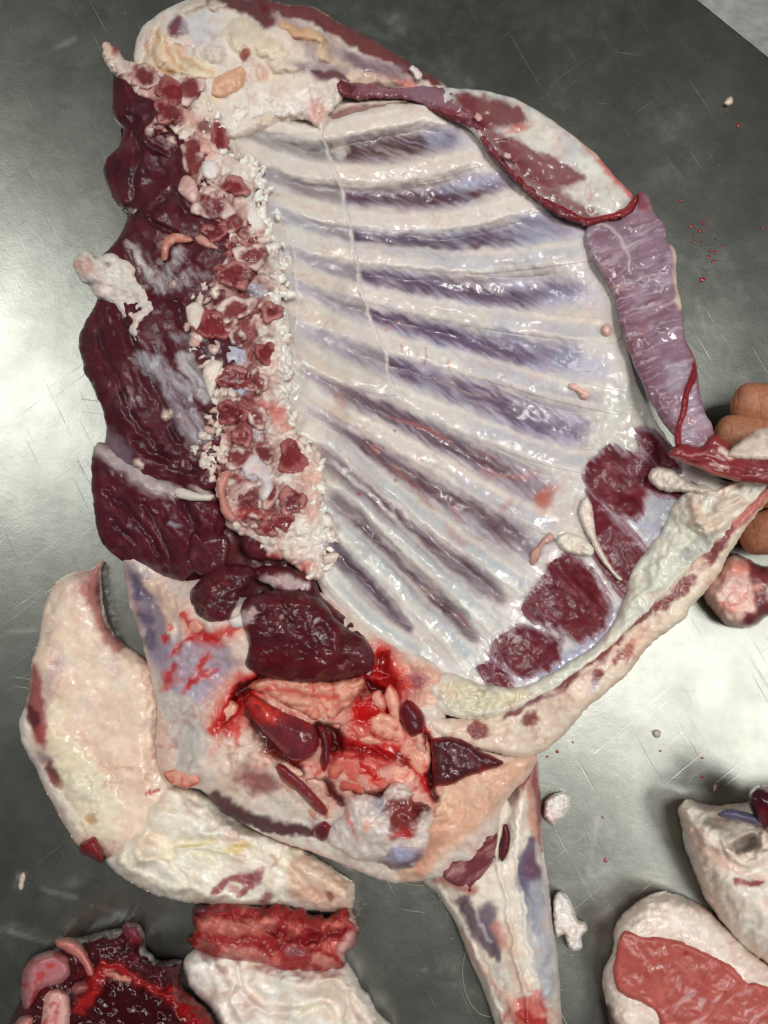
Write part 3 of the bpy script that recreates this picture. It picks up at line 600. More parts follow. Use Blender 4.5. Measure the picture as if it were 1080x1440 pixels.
# lower loin muscle with pale sinew band
B2 = L([(131,628),(142,622),(165,632),(205,652),(240,668),(275,676),(300,690),(318,725),(312,760),(300,790),(270,808),(255,818),(230,812),(205,800),(180,792),(155,778),(138,752),(131,710),(128,660)],
       (80,22,34), rag=2, rsc=14, off=-2, H=24, r=30, wet=0.65, seed=9)
B2.tint((54,22,32), 20, 0, 0.6, 0.6, seed=4); B2.rough(30, 5, seed=5); B2.rough(4, 2.2, seed=6, ang=50, long=9); B2.tint((112,64,66), 3, 0.2, 0.8, 0.4, ang=50, long=14, seed=7)
m = B2.P(B2.stroke([(133,628),(160,645),(195,668),(232,690),(262,694)], [7,12,13,10,5], 0.7, rag=4, ang=30, lo=22, sh=3), (176,160,160), 0.85, wet=0.8)
for pts, wd, dz in [([(150,690),(180,720),(215,760),(235,800)],4,-5),([(200,710),(225,750),(245,790)],3,-5),([(160,730),(190,765)],4,-4),([(255,700),(275,740),(270,790)],5,-6)]: B2.P(B2.stroke(pts, wd, 0.9, rag=2), (48,18,28), 0.6, dz=dz)
B2.P(B2.blob(246,738,10,4,20,0.5,0.3), (150,140,150), 0.7); B2.P(B2.blob(285,690,18,5,25,0.5,0.3), (190,176,168), 0.7)
B2.build('loin_muscle', carcass, step=2.0)
for (pl, sd_) in [([(262,760),(272,744),(290,752),(318,752),(324,770),(320,790),(306,806),(284,810),(266,796)], 1), ([(341,752),(356,746),(376,756),(384,776),(372,788),(352,786),(340,772)], 2), ([(243,640),(268,634),(276,652),(268,668),(244,672),(228,662)], 3), ([(276,655),(300,650),(312,664),(306,684),(286,692),(272,678)], 4)]:
    q = L(pl, (78,28,36), rag=1.5, off=8, H=12, r=14, wet=0.8, seed=sd_); q.tint((112,46,50), 8, 0, 0.7, 0.6); q.rough(6, 2.5); q.rough(2.4, 1.0); q.build('muscle_stump', carcass, step=1.6, skirt=30)

# chunk of white fat hanging out at the left
FC = L([(103,378),(104,362),(118,352),(128,352),(134,364),(150,356),(168,358),(185,366),(196,382),(205,402),(218,420),(222,436),(205,450),(198,468),(192,482),(182,470),(170,448),(158,432),(146,424),(136,420),(126,402),(112,394)],
       (206,196,188), rag=2.5, rsc=10, off=8, H=20, r=20, wet=0.5, seed=13)
FC.P(FC.blob(118,376,17,12,40,0.5,0.4), (196,150,138), 0.8); FC.tint((190,160,150), 14, 0.1, 0.6, 0.5); FC.rough(14, 8, seed=3); FC.rough(5, 2)
FC.P(FC.blob(150,372,5,5,0,0.4,0.4), (110,80,74), .6)
FC.build('hanging_fat', carcass, FAT, step=1.8)

# ---------------------------------------------------------------- top end: loin under its fat
LO = L([(194,104),(189,74),(200,38),(225,18),(255,2),(275,-6),(300,-12),(345,-8),(400,6),(440,10),(480,34),(520,54),(565,80),(605,106),(630,122),(610,134),(560,128),(520,124),(490,128),(470,152),(400,175),(330,196),(290,172),(250,150),(215,112)],
       (212,198,186), rag=2, rsc=18, off=2, H=22, r=30, wet=0.6, seed=17)
LO.tint((214,190,160), 40, 0, 0.6, 0.6, seed=5); LO.rough(26, 5, seed=8); LO.rough(8, 1.6, seed=9)
LO.P(LO.poly([(272,16),(285,2),(300,-10),(345,-8),(372,8),(392,28),(372,38),(350,24),(318,12),(300,14)], 4, 4), (90,34,42), 0.95)
LO.P(LO.poly([(345,-10),(400,4),(440,9),(482,32),(520,52),(566,78),(610,106),(626,122),(606,122),(560,96),(512,72),(474,52),(436,32),(398,22),(360,8)], 3, 4), (104,38,44), 0.95)
LO.P(LO.poly([(380,18),(430,34),(476,56),(520,80),(566,100),(590,122),(540,122),(500,110),(470,92),(440,86),(420,60)], 8, 8, ang=30, lo=40, sh=5), (150,126,136), 0.7, wet=0.9)
LO.P(LO.poly([(480,70),(520,82),(560,100),(570,112),(530,108),(490,92)], 8, 6, ang=30, lo=40, sh=5), (104,70,88), 0.7)
LO.P(LO.poly([(462,78),(500,96),(540,110),(560,122),(520,120),(470,108)], 6, 5), (206,182,156), 0.8); LO.P(LO.blob(572,118,18,6,20,0.6,0.3), (190,112,100), 0.8)
LO.dome(LO.P(LO.blob(250,40,14,16,-30,0.3,0.15), (104,46,66), 0.95, wet=1), 6)
LO.P(LO.blob(285,42,26,20,-20,0.6,0.4), (190,188,192), 0.8)
for (x, y, rx, ry, a_, c) in [(338,50,30,25,10,(214,196,172)),(224,70,13,32,8,(220,196,162)),(246,86,16,26,-35,(224,202,166)),(278,98,26,15,15,(222,202,170)),(300,78,16,12,0,(206,190,176)),(382,70,26,14,10,(214,196,172)),(420,46,28,8,28,(206,164,122)),(444,50,20,7,35,(214,176,138)),(400,92,30,12,15,(208,190,172)),(346,76,10,6,-40,(150,64,58)),(300,8,16,7,-10,(204,188,170)),(268,10,16,10,-30,(210,192,174)),(455,76,12,9,60,(210,184,150))]:
    LO.dome(LO.P(LO.blob(x, y, rx, ry, a_, 0.25, 0.3, 14, seed=int(x)), c, 0.9, wet=0.6), 9)
for pts in ([(222,44),(214,70),(222,96),(240,106)], [(232,52),(240,80),(262,100)], [(250,66),(268,88),(300,104)], [(205,60),(204,90)]): LO.P(LO.stroke(pts, 3, 0.8, rag=1), (196,150,104), 0.6, dz=-4)
LO.P(LO.blob(238,100,12,6,20,0.5,0.3), (204,150,86), 0.6)
LO.P(LO.poly([(410,92),(450,88),(490,96),(480,112),(430,104)], 6, 5), (140,118,130), 0.7); LO.P(LO.stroke([(440,100),(462,106),(490,112)], [4,7,4], 0.5, rag=2), (84,34,42), 0.85)
LO.build('loin', carcass, step=2.0)
for (pl, c, sd_) in [([(296,118),(304,104),(322,98),(338,92),(347,100),(344,118),(330,130),(312,138),(298,134)], (212,166,138), 3)]:
    q = L(pl, c, rag=2, off=20, H=11, r=15, wet=0.6, seed=sd_); q.tint((228,194,170), 10, 0, 0.6, 0.7); q.rough(10, 6); q.rough(5, 3); q.build('fat_lump', carcass, FAT, step=1.6, skirt=30)
q = L([(322,170),(326,148),(338,130),(352,118),(372,112),(392,116),(410,122),(430,116),(452,112),(470,118),(477,134),(474,150),(462,160),(458,176),(452,194),(444,176),(428,168),(408,164),(390,168),(368,166),(350,170),(336,178)], (230,220,210), rag=2.5, rsc=9, off=14, H=15, r=14, wet=0.6, seed=19)
q.rough(17, 8, seed=7); q.rough(7, 2); q.P(q.blob(446,160,16,14,60,0.6,0.4), (206,128,116), 0.6); q.P(q.blob(390,128,14,8,0,0.5,.4), (226,200,176), 0.6); q.P(q.blob(355,140,10,14,0,0.6,.4), (206,172,164), 0.6)
q.build('kidney_fat', carcass, FAT, step=1.6, skirt=34)
# the opened slot with a rib end under the diaphragm root
q = L([(455,158),(476,146),(520,140),(575,138),(600,146),(585,160),(540,164),(500,172),(470,178),(450,176)], (196,176,164), rag=1.5, off=2, H=7, r=8, wet=0.6, seed=3)
q.P(q.stroke([(470,165),(500,156),(545,150)], [5,7,5], 0.5, rag=3), (128,86,82), 0.8); q.P(q.stroke([(550,152),(585,148)], [7,6], 0.3), (36,24,28), 0.95, dz=-6); q.P(q.stroke([(478,148),(530,142),(570,142)], 2.5, 0.6), (216,196,180), 0.9, dz=3); q.P(q.stroke([(520,160),(540,156)], 4, 0.6), (170,120,110), .7)
q.build('loose_rib_end', carcass, step=1.6, skirt=20)

# ---------------------------------------------------------------- backbone, sawn open
SP = L([(143,62),(150,57),(160,64),(176,84),(190,88),(210,88),(228,98),(250,104),(268,108),(282,116),(286,146),(305,160),(318,176),(326,207),(337,226),(352,218),(366,226),(368,255),(358,280),(376,298),(384,333),(396,378),(396,400),(399,433),(402,488),(406,536),(414,600),(438,622),(452,640),(459,673),(455,700),(468,735),(468,752),(458,784),(452,820),(436,813),(400,788),(378,786),(345,756),(318,740),(302,690),(280,662),(276,630),(300,610),(290,577),(302,550),(284,518),(290,499),(268,486),(261,440),(284,418),(280,395),(308,360),(306,330),(276,306),(250,262),(258,210),(228,180),(220,150),(190,132),(168,112),(152,94)],
       (222,210,198), rag=4, rsc=10, off=4, H=17, r=16, wet=0.5, seed=23)
SP.tint((196,150,138), 22, 0.0, 0.6, 0.7, seed=2); SP.tint((150,80,78), 14, 0.25, 0.7, 0.6, seed=6)
SP.cells(15, 5, (182,130,122), 0.5, seed=2); SP.rough(16, 6, seed=6); SP.rough(7, 3.5, seed=3); SP.rough(3, 1.2, seed=4)
wn_ = fbm(SP.X, SP.Y, 15, 33, 4); cz_ = SP.poly([(290,320),(372,330),(376,420),(372,520),(378,600),(398,690),(380,750),(320,730),(300,660),(318,600),(300,500),(296,420)], 16, 8)
SP.P((cz_[0], cz_[1] * sst(-0.12, 0.12, wn_[cz_[0]]), None), (126,56,60), 0.9, dz=-4); SP.tint((92,34,40), 9, 0.15, .5, .8, m=cz_, seed=35)
# upper, bloody part
for (x, y, rx, ry, a_) in [(202,104,16,15,0),(240,130,26,22,30),(265,128,17,22,0),(224,118,18,14,0),(238,160,18,14,40),(174,96,9,16,-30),(272,226,14,34,-4),(322,262,18,13,20),(298,296,28,24,0),(330,312,16,14,0),(300,330,22,14,0),(354,360,26,18,0),(330,388,26,20,0),(345,345,18,14,0),(322,350,20,14,0),(290,178,12,10,0),(308,200,10,16,0)]:
    m = SP.P(SP.blob(x, y, rx, ry, a_, 0.4, 0.5, 9, seed=int(x + y)), (116,46,52), 0.85); SP.rough(5, 3.5, m=m, seed=8); SP.tint((176,112,106), 5, 0.15, 0.6, 0.6, m=m, seed=9)
SP.P(SP.blob(152,68,10,16,-30,0.4,0.4), (206,176,160), 0.9); SP.P(SP.blob(163,70,5,8,-20,0.4,0.4), (150,50,52), 0.8); SP.P(SP.blob(172,90,9,16,-30,0.4,0.4), (214,200,186), 0.8); SP.P(SP.blob(208,126,10,14,-20,0.4,0.5), (208,160,146), 0.8)
for (x, y, rx, ry) in [(292,152,18,12),(300,215,12,16),(316,190,10,14),(345,240,20,16),(362,300,12,22),(330,335,16,8),(385,360,10,20),(350,275,10,8)]:
    SP.P(SP.blob(x, y, rx, ry, 0, 0.5, 0.5, 8, seed=int(x)), (224,214,206), 0.9)
SP.P(SP.blob(318,180,6,16,-20,0.6,0.4), (190,70,66), 0.7); SP.P(SP.blob(292,215,10,14,0,0.7,.4), (206,130,116), .5)
SP.P(SP.poly([(268,300),(248,335),(262,330),(282,335)], 4, 3), (110,52,56), .5)
# marrow-red gutters and fatty granules lower down
SP.P(SP.stroke([(325,420),(345,470),(345,530),(350,580),(345,640),(330,690)], [14,12,10,10,12,10], 0.7, rag=8, rsc=9), (142,74,74), 0.65)
SP.P(SP.stroke([(392,330),(394,420),(398,500),(402,560)], [5,7,7,6], 0.6, rag=4), (226,218,208), 0.9, dz=3)
SP.P(SP.stroke([(375,570),(390,580),(402,600)], [8,12,9], 0.6, rag=5), (206,96,84), 0.6); SP.P(SP.stroke([(425,640),(444,680),(440,730)], [9,10,8], .7, rag=4), (222,170,150), .6)
SP.P(SP.blob(350,724,30,12,10,0.6,0.5), (176,62,60), 0.7); SP.P(SP.blob(385,786,28,8,20,0.6,0.5), (190,30,32), 0.85); SP.P(SP.blob(430,800,12,10,30,0.7,.5), (206,90,80), .6)
SP.P(SP.blob(432,760,24,26,0,0.5,0.4), (226,216,206), 0.85)
for (x, y, rx, ry, c) in [(332,497,14,12,(172,172,190)),(340,547,14,9,(168,166,184)),(360,408,14,10,(176,172,184)),(356,657,20,16,(182,180,194)),(358,610,12,9,(190,180,184)),(325,570,8,6,(190,180,182))]:
    SP.dome(SP.P(SP.blob(x, y, rx, ry, 20, 0.25, 0.25), c, 0.95, wet=0.9), 3)
spine = SP.build('backbone', carcass, step=1.7, skirt=40)
VB = [(205,108,17,16,0),(242,128,20,15,30),(268,124,17,20,0),(235,158,20,15,40),(272,222,13,32,-4),(308,192,10,19,-15),(300,288,26,21,0),(330,262,17,12,20),(330,314,14,12,0),(300,327,18,11,0),(354,360,23,15,0),(328,386,24,17,10),(222,178,10,9,0),(297,458,23,18,20),(332,434,27,14,-18),(382,438,14,12,10),(320,452,12,11,0),(373,496,11,15,15),(335,476,11,9,30),(330,532,24,15,10),(365,536,9,16,-20),(326,581,22,14,10),(363,588,12,14,-20),(341,614,13,12,0),(371,638,14,11,25),(410,644,17,23,-10),(336,644,18,13,-20),(410,705,17,18,0),(378,696,12,16,10),(398,733,15,10,0),(352,733,12,8,0),(375,744,13,9,10)]
for i, (x, y, rx, ry, a_) in enumerate(VB):
    an = np.linspace(0, 2 * np.pi, 14, endpoint=False); ar = math.radians(a_); rr_ = 1 + 0.16 * np.sin(an * 3 + i) + 0.10 * np.sin(an * 5 + 2 * i)
    ex, ey = (rx + 3) * np.cos(an) * rr_, (ry + 3) * np.sin(an) * rr_
    rc_ = [(198,164,154),(176,116,112),(212,186,176),(160,92,90)][(i * 7) % 4]
    q = L(np.column_stack([x + ex * math.cos(ar) - ey * math.sin(ar), y + ex * math.sin(ar) + ey * math.cos(ar)]), rc_, rag=3, rsc=9, off=20 + (i * 5) % 4, H=8, r=6, wet=0.8, seed=i)
    m = q.blob(x, y, rx * 0.84, ry * 0.84, a_, 0.35, 0.6, 9, seed=i); q.P(m, (112,34,40) if i % 3 else (96,28,36), 0.96, wet=0.9, dz=-1.5)
    q.tint((150,66,64), 4, 0.1, 0.6, 0.5, m=m, seed=i); q.rough(4, 1.8, seed=i)
    q.rim((120,40,44), 3, .6); q.build('vertebra', spine, step=1.5, skirt=16)
for (pl, c) in [([(283,232),(290,224),(302,226),(309,238),(306,250),(294,254),(284,246)], (216,208,204)), ([(226,352),(230,336),(244,328),(262,331),(272,338),(262,342),(246,342),(238,350),(234,366),(228,368)], (190,122,106)), ([(274,334),(284,330),(298,340),(308,350),(296,350),(280,344)], (196,140,126)),
               ([(250,268),(256,250),(264,246),(276,256),(280,274),(274,288),(262,280)], (198,150,142)), ([(306,696),(304,676),(312,664),(326,662),(322,674),(316,690),(322,712),(334,728),(326,736),(312,722)], (190,128,116)), ([(340,660),(346,642),(358,638),(372,650),(382,664),(384,690),(372,706),(364,700),(368,680),(356,668),(346,672)], (196,186,190)),
               ([(244,690),(256,686),(280,694),(302,696),(296,704),(272,704),(250,700)], (210,200,190)), ([(262,432),(276,424),(288,434),(284,452),(276,466),(264,452)], (212,200,186)), ([(286,520),(300,506),(314,510),(308,528),(302,548),(296,560),(288,540)], (216,204,190))]:
    q = L(pl, c, rag=1, off=23, H=7, r=8, wet=0.7, seed=len(pl)); q.tint((222,200,188), 6, 0, 0.6, 0.6); q.rough(5, 2); q.build('bone_chip', spine, step=1.5, skirt=20)
# white crumbly fat along the backbone: one mesh per run of granules
rs = np.random.RandomState(3)
def granules(name, parent, path, n, spread, r0, r1, off, cols, mat=None):
    Vs, Fs, Cs = [], [], []; t_ = 0
    bmi = bmesh.new(); bmesh.ops.create_icosphere(bmi, subdivisions=2, radius=1.0); bv = np.array([v.co[:] for v in bmi.verts]); bf = np.array([[v.index for v in f.verts] for f in bmi.faces]); bmi.free()
    Q = cat(path, False, 2.0)
    for i in range(n):
        p = Q[rs.randint(len(Q))] + rs.normal(0, spread, 2); r_ = rs.uniform(r0, r1); z = float(zc(np.array([p[0]]), np.array([p[1]]))[0]) + off + rs.uniform(-3, 3)
        s_ = np.array([1.2, rs.uniform(0.45, 0.9), rs.uniform(0.5, 0.8)]) * r_ * K; a = rs.uniform(0, 6.28)
        v = bv * (1 + 0.55 * (vnoise(bv[:, 0] * 1.9 + i * 7, bv[:, 1] * 1.9 + bv[:, 2] * 1.7, 2) - 0.5)[:, None] * 2) * s_
        R_ = np.array([[math.cos(a), -math.sin(a), 0], [math.sin(a), math.cos(a), 0], [0, 0, 1]])
        Vs.append(v @ R_.T + unproj(p[0], p[1], z)); Fs.append(bf + t_); t_ += len(bv)
        c = lin(cols[rs.randint(len(cols))]); Cs.append(np.column_stack([np.tile(c, (len(bv), 1)), np.full(len(bv), 0.55)]))
    o = link_mesh(name, np.concatenate(Vs), np.concatenate(Fs), mat or FAT, parent, np.concatenate(Cs)); o['kind'] = 'stuff'; return o
WF = [(236,228,220),(230,220,208),(238,232,226),(222,200,188)]
granules('fat_granules', spine, [(350,225),(366,262),(372,310),(384,350),(392,400),(396,470),(402,540),(410,600),(436,650),(448,720),(456,765),(440,800)], 190, 6, 3, 9, 17, WF)
granules('fat_granules', spine, [(290,150),(302,180),(322,215)], 22, 7, 2.5, 6, 22, WF)
granules('fat_granules', spine, [(285,400),(275,440),(275,480),(292,530),(300,600),(282,640),(310,650)], 55, 6, 3, 7, 20, [(206,190,178),(214,202,188),(196,160,150)])
granules('meat_shreds', spine, [(300,290),(330,310),(330,380),(350,350),(320,340),(345,375)], 90, 12, 2, 6, 19, [(130,58,60),(160,96,92),(176,124,116),(110,44,50)], FLESH)
# ---------------------------------------------------------------- breastbone edge and the fat beside it
q = L([(930,748),(945,712),(965,690),(990,680),(1008,690),(1040,672),(1075,655),(1110,640),(1130,660),(1090,690),(1044,735),(1012,772),(962,815),(930,850),(886,890),(836,934),(775,976),(712,1008),(650,1012),(612,996),(600,965),(630,945),(680,962),(735,966),(790,938),(840,905),(872,862),(890,800)],
      (214,210,196), rag=2, rsc=14, off=3, H=14, r=18, wet=0.7, seed=41)
q.tint((190,190,176), 22, 0, 0.6, 0.6); q.tint((220,206,186), 18, 0.1, 0.6, 0.7, seed=8); q.rough(16, 5); q.rough(5, 1.5)
m = q.poly([(618,965),(650,955),(700,972),(745,968),(740,990),(690,1008),(640,1006)], 5); q.P(m, (216,208,180), 0.9); q.cells(17, 7, (196,180,146), 0.5, m=m, seed=4)
q.P(q.stroke([(880,860),(925,810),(960,770),(985,745)], [10,16,16,12], 0.7, rag=5), (206,208,190), 0.7, wet=1, dz=5); q.P(q.poly([(958,775),(985,755),(1004,752),(985,775),(965,795)], 4), (150,150,150), 0.6, dz=-4)
q.P(q.stroke([(640,1000),(700,1000),(760,975)], 3, 0.7), (222,216,200), 0.8, dz=2)
for pts, wd in [([(968,690),(982,720),(990,738)], [7,9,7]), ([(985,750),(1010,742),(1030,728)], [5,8,6]), ([(1000,690),(1020,680),(1050,672)], [8,9,7]), ([(1010,715),(1040,700)], [6, 6]), ([(975,735),(1010,725),(1045,705)], [6,7,6])]:
    q.dome(q.P(q.stroke(pts, wd, 0.4, rag=2), (216,198,178), 0.9), 6)
q.build('brisket_fat', carcass, FAT, step=2.0, skirt=60)
ST = L([(1130,640),(1100,660),(1076,684),(1030,728),(1004,756),(956,807),(921,843),(880,883),(828,928),(769,970),(707,1001),(662,1012),(622,1008),(600,1000),(604,1030),(640,1045),(690,1058),(735,1066),(762,1058),(792,1034),(822,1000),(850,976),(890,940),(912,908),(950,880),(966,866),(968,856),(988,838),(1010,808),(1028,774),(1050,742),(1082,706),(1140,670)],
       (218,196,176), rag=2.5, rsc=9, off=6, H=14, r=14, wet=0.55, seed=43)
ST.tint((222,200,176), 24, 0, 0.6, 0.7); ST.tint((196,140,120), 12, 0.2, 0.7, 0.5, seed=3); ST.rough(14, 3); ST.rough(4, 1.2)
ST.P(ST.stroke([(1090,700),(1040,752),(1000,806),(940,878),(870,945),(800,1010),(740,1050)], 6, 0.9, rag=4), (222,206,184), 0.7)
ST.P(ST.stroke([(1080,690),(1048,724),(1020,750)], [7,8,6], 0.5, rag=3), (176,74,72), 0.8)
for (x, y, l, w_, a_) in [(1006,774,32,9,-52),(962,826,26,9,-48),(934,850,14,7,-40),(866,896,12,10,-45),(850,914,24,7,-42),(838,948,9,7,-40),(800,953,24,9,-38),(752,984,14,8,-25),(673,1025,13,11,0),(744,1013,12,10,-20),(880,920,18,12,-40),(720,1003,22,4,-20),(830,932,10,4,-40),(905,868,30,4,-42)]:
    m = ST.P(ST.blob(x, y, l, w_, a_, 0.35, 0.45, 9, seed=int(x)), (116,36,44), 0.9, wet=0.7, dz=-1.5); ST.tint((166,76,74), 6, 0, 0.6, 0.6, m=m); ST.rough(4, 2, m=m)
ST.P(ST.blob(905,900,36,12,-42,0.7,0.4), (206,130,108), 0.6); ST.P(ST.blob(834,962,6,10,20,0.5,.4), (180,172,190), .7); ST.P(ST.stroke([(850,925),(800,965),(770,982)], 2, 0.8), (140,90,100), .5)
ST.P(ST.stroke([(700,1000),(740,995),(775,978)], 3.5, 0.6), (150,120,130), .6)
ST.P(ST.poly([(1010,800),(985,838),(950,878),(905,912),(880,935),(900,900),(950,850)], 5, 3), (222,204,180), 0.7)
ST.build('breastbone', carcass, FAT, step=2.0)

# ---------------------------------------------------------------- shoulder and neck end
SH = L([(172,782),(190,775),(230,806),(262,816),(300,815),(340,840),(440,830),(490,860),(540,895),(600,925),(635,960),(625,1000),(640,1040),(700,1060),(755,1062),(752,1076),(738,1098),(720,1116),(706,1138),(702,1160),(690,1190),(668,1214),(640,1228),(600,1238),(560,1242),(520,1232),(470,1210),(420,1192),(380,1178),(345,1160),(310,1138),(285,1112),(250,1104),(228,1096),(219,1060),(221,1000),(214,960),(200,905),(182,850),(176,815)],
       (212,194,182), rag=2, rsc=16, off=-2, H=20, r=34, wet=0.6, seed=47)
SH.tint((216,180,164), 34, 0, 0.5, 0.7, seed=4); SH.rough(30, 7, seed=5); SH.rough(9, 2.2, seed=6); SH.rough(4, 0.8, seed=7)
# grey-purple membrane down the outer side
SH.P(SH.poly([(174,790),(200,800),(226,830),(240,870),(240,910),(225,940),(205,910),(186,850)], 8, 5, 14), (110,98,118), 0.85, wet=0.85)
SH.P(SH.poly([(215,930),(240,900),(270,880),(310,905),(330,930),(318,970),(290,990),(250,980),(225,960)], 10, 7, 14), (152,138,160), 0.8, wet=0.85)
SH.P(SH.poly([(222,960),(250,985),(285,1000),(290,1050),(270,1085),(245,1075),(226,1030)], 12, 7, 16), (186,180,172), 0.8)
for x, y, rx, ry in [(205,868,9,14),(200,835,12,10),(212,900,8,12),(190,818,6,14)]: SH.P(SH.blob(x, y, rx, ry, -20, 0.5, 0.4), (78,68,96), 0.75)
SH.tint((150,140,150), 5, 0.15, 0.7, 0.4, m=SH.poly([(180,800),(240,880),(300,920),(290,1080),(230,1070),(215,950)], 10), ang=70, long=10, seed=9)
for pts, wd in [([(208,820),(225,832),(236,860),(240,890)],[8,9,8,6]),([(235,840),(255,860),(262,890)],[9,10,8])]: SH.P(SH.stroke(pts, wd, .6, rag=4), (214,180,160), .8, dz=4)
SH.P(SH.poly([(222,1000),(240,1030),(246,1080),(235,1095),(221,1080)], 5, 4), (214,176,158), 0.8)
# pink fat lumps
m = SH.poly([(290,985),(330,955),(400,958),(470,958),(530,950),(560,990),(605,1040),(612,1100),(640,1120),(600,1180),(520,1140),(400,1120),(330,1110),(300,1060)], 14, 6); SH.P(m, (214,156,140), 0.75); SH.cells(30, 6, (196,100,80), 0.45, m=m, seed=8)
m = SH.poly([(530,905),(560,925),(600,935),(640,965),(625,1000),(600,990),(570,1000),(555,960)], 8, 5); SH.P(m, (220,178,154), 0.85); SH.cells(16, 5, (206,120,100), 0.5, m=m, seed=3)
SH.P(SH.blob(583,962,17,20,20,0.5,0.4), (180,116,116), 0.8); SH.P(SH.blob(583,960,9,8,20,0.5,0.3), (120,80,96), 0.8)
m = SH.poly([(300,1070),(330,1035),(380,1030),(410,1070),(430,1120),(420,1160),(360,1140),(310,1110)], 10, 6); SH.P(m, (220,196,178), 0.9); SH.P(SH.blob(362,1098,30,18,10,0.6,0.4), (132,62,64), 0.85); SH.P(SH.blob(380,1060,16,12,0,.6,.4), (216,140,116), .7)
m = SH.poly([(380,1120),(440,1150),(500,1180),(540,1225),(500,1220),(430,1192),(370,1172),(330,1150)], 8, 5); SH.P(m, (204,194,184), 0.9)
# tan sheet running to the foreleg
m = SH.poly([(615,1110),(640,1080),(700,1072),(752,1066),(735,1096),(715,1115),(690,1150),(640,1190),(600,1230),(560,1238),(585,1190),(612,1150)], 8, 5); SH.P(m, (216,168,140), 0.9); SH.tint((226,194,164), 14, 0, 0.6, 0.8, m=m); SH.P(SH.stroke([(620,1170),(590,1225)], 10, .8, rag=4), (206,140,120), .6); SH.rough(8, 2.5, m=m)
SH.P(SH.stroke([(300,1125),(345,1150),(400,1165),(440,1172)], [12,12,9,6], 0.35, rag=4), (70,28,36), 0.95, dz=-6); SH.tint((96,44,50), 4, 0, .6, .6, m=SH.stroke([(300,1120),(345,1145)], 10, .4), ang=20)
# blood
BR = (176,6,9)
for pts, wd in [([(262,868),(272,888),(300,900)],[5,6,5]),([(290,900),(320,888),(338,880)],[7,7,5]),([(332,1000),(340,975),(360,955),(400,952)],[12,14,9,6]),([(440,960),(500,950),(530,940)],[5,6,6]),([(535,920),(545,960),(530,990),(510,1010)],[12,18,18,14]),([(470,1040),(510,1050),(560,1055),(575,1060)],[7,9,8,5]),([(505,990),(520,1010),(560,1015)],[6,12,10]),
                ([(300,1030),(318,1010),(332,992)],[5,9,8]),([(240,925),(250,915),(262,900),(275,890)],[2,3,1.5,2]),([(258,975),(270,960),(285,950),(306,945)],[1.5,3,4,2]),([(280,940),(292,925)],[2,3]),([(235,965),(241,950),(246,935)],[4,5,2]),([(585,1080),(600,1100),(606,1120)],[4,5,3]),([(470,1080),(500,1070),(530,1100)],[5,6,5]),([(380,1020),(405,1060),(420,1080)],[5,7,5]),([(590,1010),(605,1040)],[3,4]),([(240,880),(232,900)],[1.5,2])]:
    m = SH.P(SH.stroke(pts, np.array(wd) * 1.7, 0.9, rag=7, rsc=9, seed=int(pts[0][0])), (204,60,48), 0.6)
    SH.P(SH.stroke(pts, wd, 0.5, rag=6, rsc=7, seed=int(pts[0][0])), BR, 0.88 if pts[0][0] > 310 else 0.7, wet=1.15, dz=-2)
SH.tint((190,16,16), 12, 0.1, 0.5, 0.75, m=SH.poly([(330,950),(540,930),(600,1040),(610,1120),(500,1100),(420,1090),(330,1060)], 16), seed=19)
SH.P(SH.blob(520,958,22,26,30,0.5,0.5), (96,4,8), 0.9, wet=1.2, dz=-4); SH.P(SH.stroke([(482,1046),(520,1056),(568,1062)],[4,6,4],.5,rag=2), (84,4,8), .9, wet=1.2)
for pts, wd in [([(345,964),(420,966),(500,956)],7),([(536,925),(552,975),(548,1030)],13),([(468,1052),(530,1062),(592,1078)],8),([(318,1018),(336,990),(352,968)],9),([(596,1020),(610,1060),(612,1100)],5)]:
    SH.P(SH.stroke(pts, wd * 1.5, .9, rag=7, rsc=8, seed=7), (196,14,12), .6, wet=1.3); SH.P(SH.stroke(pts, wd * .7, .8, rag=6, rsc=9, seed=9), (120,4,8), .85, wet=1.3, dz=-4)
for pts, wd in [([(350,1000),(372,1036),(400,1066),(424,1086)],[6,9,8,5]),([(448,1020),(470,1030),(476,1070),(466,1096)],[5,8,7,4]),([(520,960),(548,992),(556,1018),(530,1030)],[6,8,7,5]),([(440,1096),(462,1106),(480,1130)],[5,6,4]),([(330,985),(345,965),(372,950)],[4,6,4]),([(600,1030),(606,1080),(612,1120)],[3,5,4]),([(486,1108),(520,1122),(548,1108)],[4,5,4])]:
    SH.P(SH.stroke(pts, np.array(wd) * 1.5, 0.9, rag=4, rsc=8), (120,10,14), .8, wet=1.2); SH.P(SH.stroke(pts, wd, 0.7, rag=3, rsc=8), (56,4,8), .85, wet=1.25, dz=-9)  # dark blood in sunk strokes, with the darkness of the deep hollows painted in
SH.build('shoulder', carcass, step=1.9)
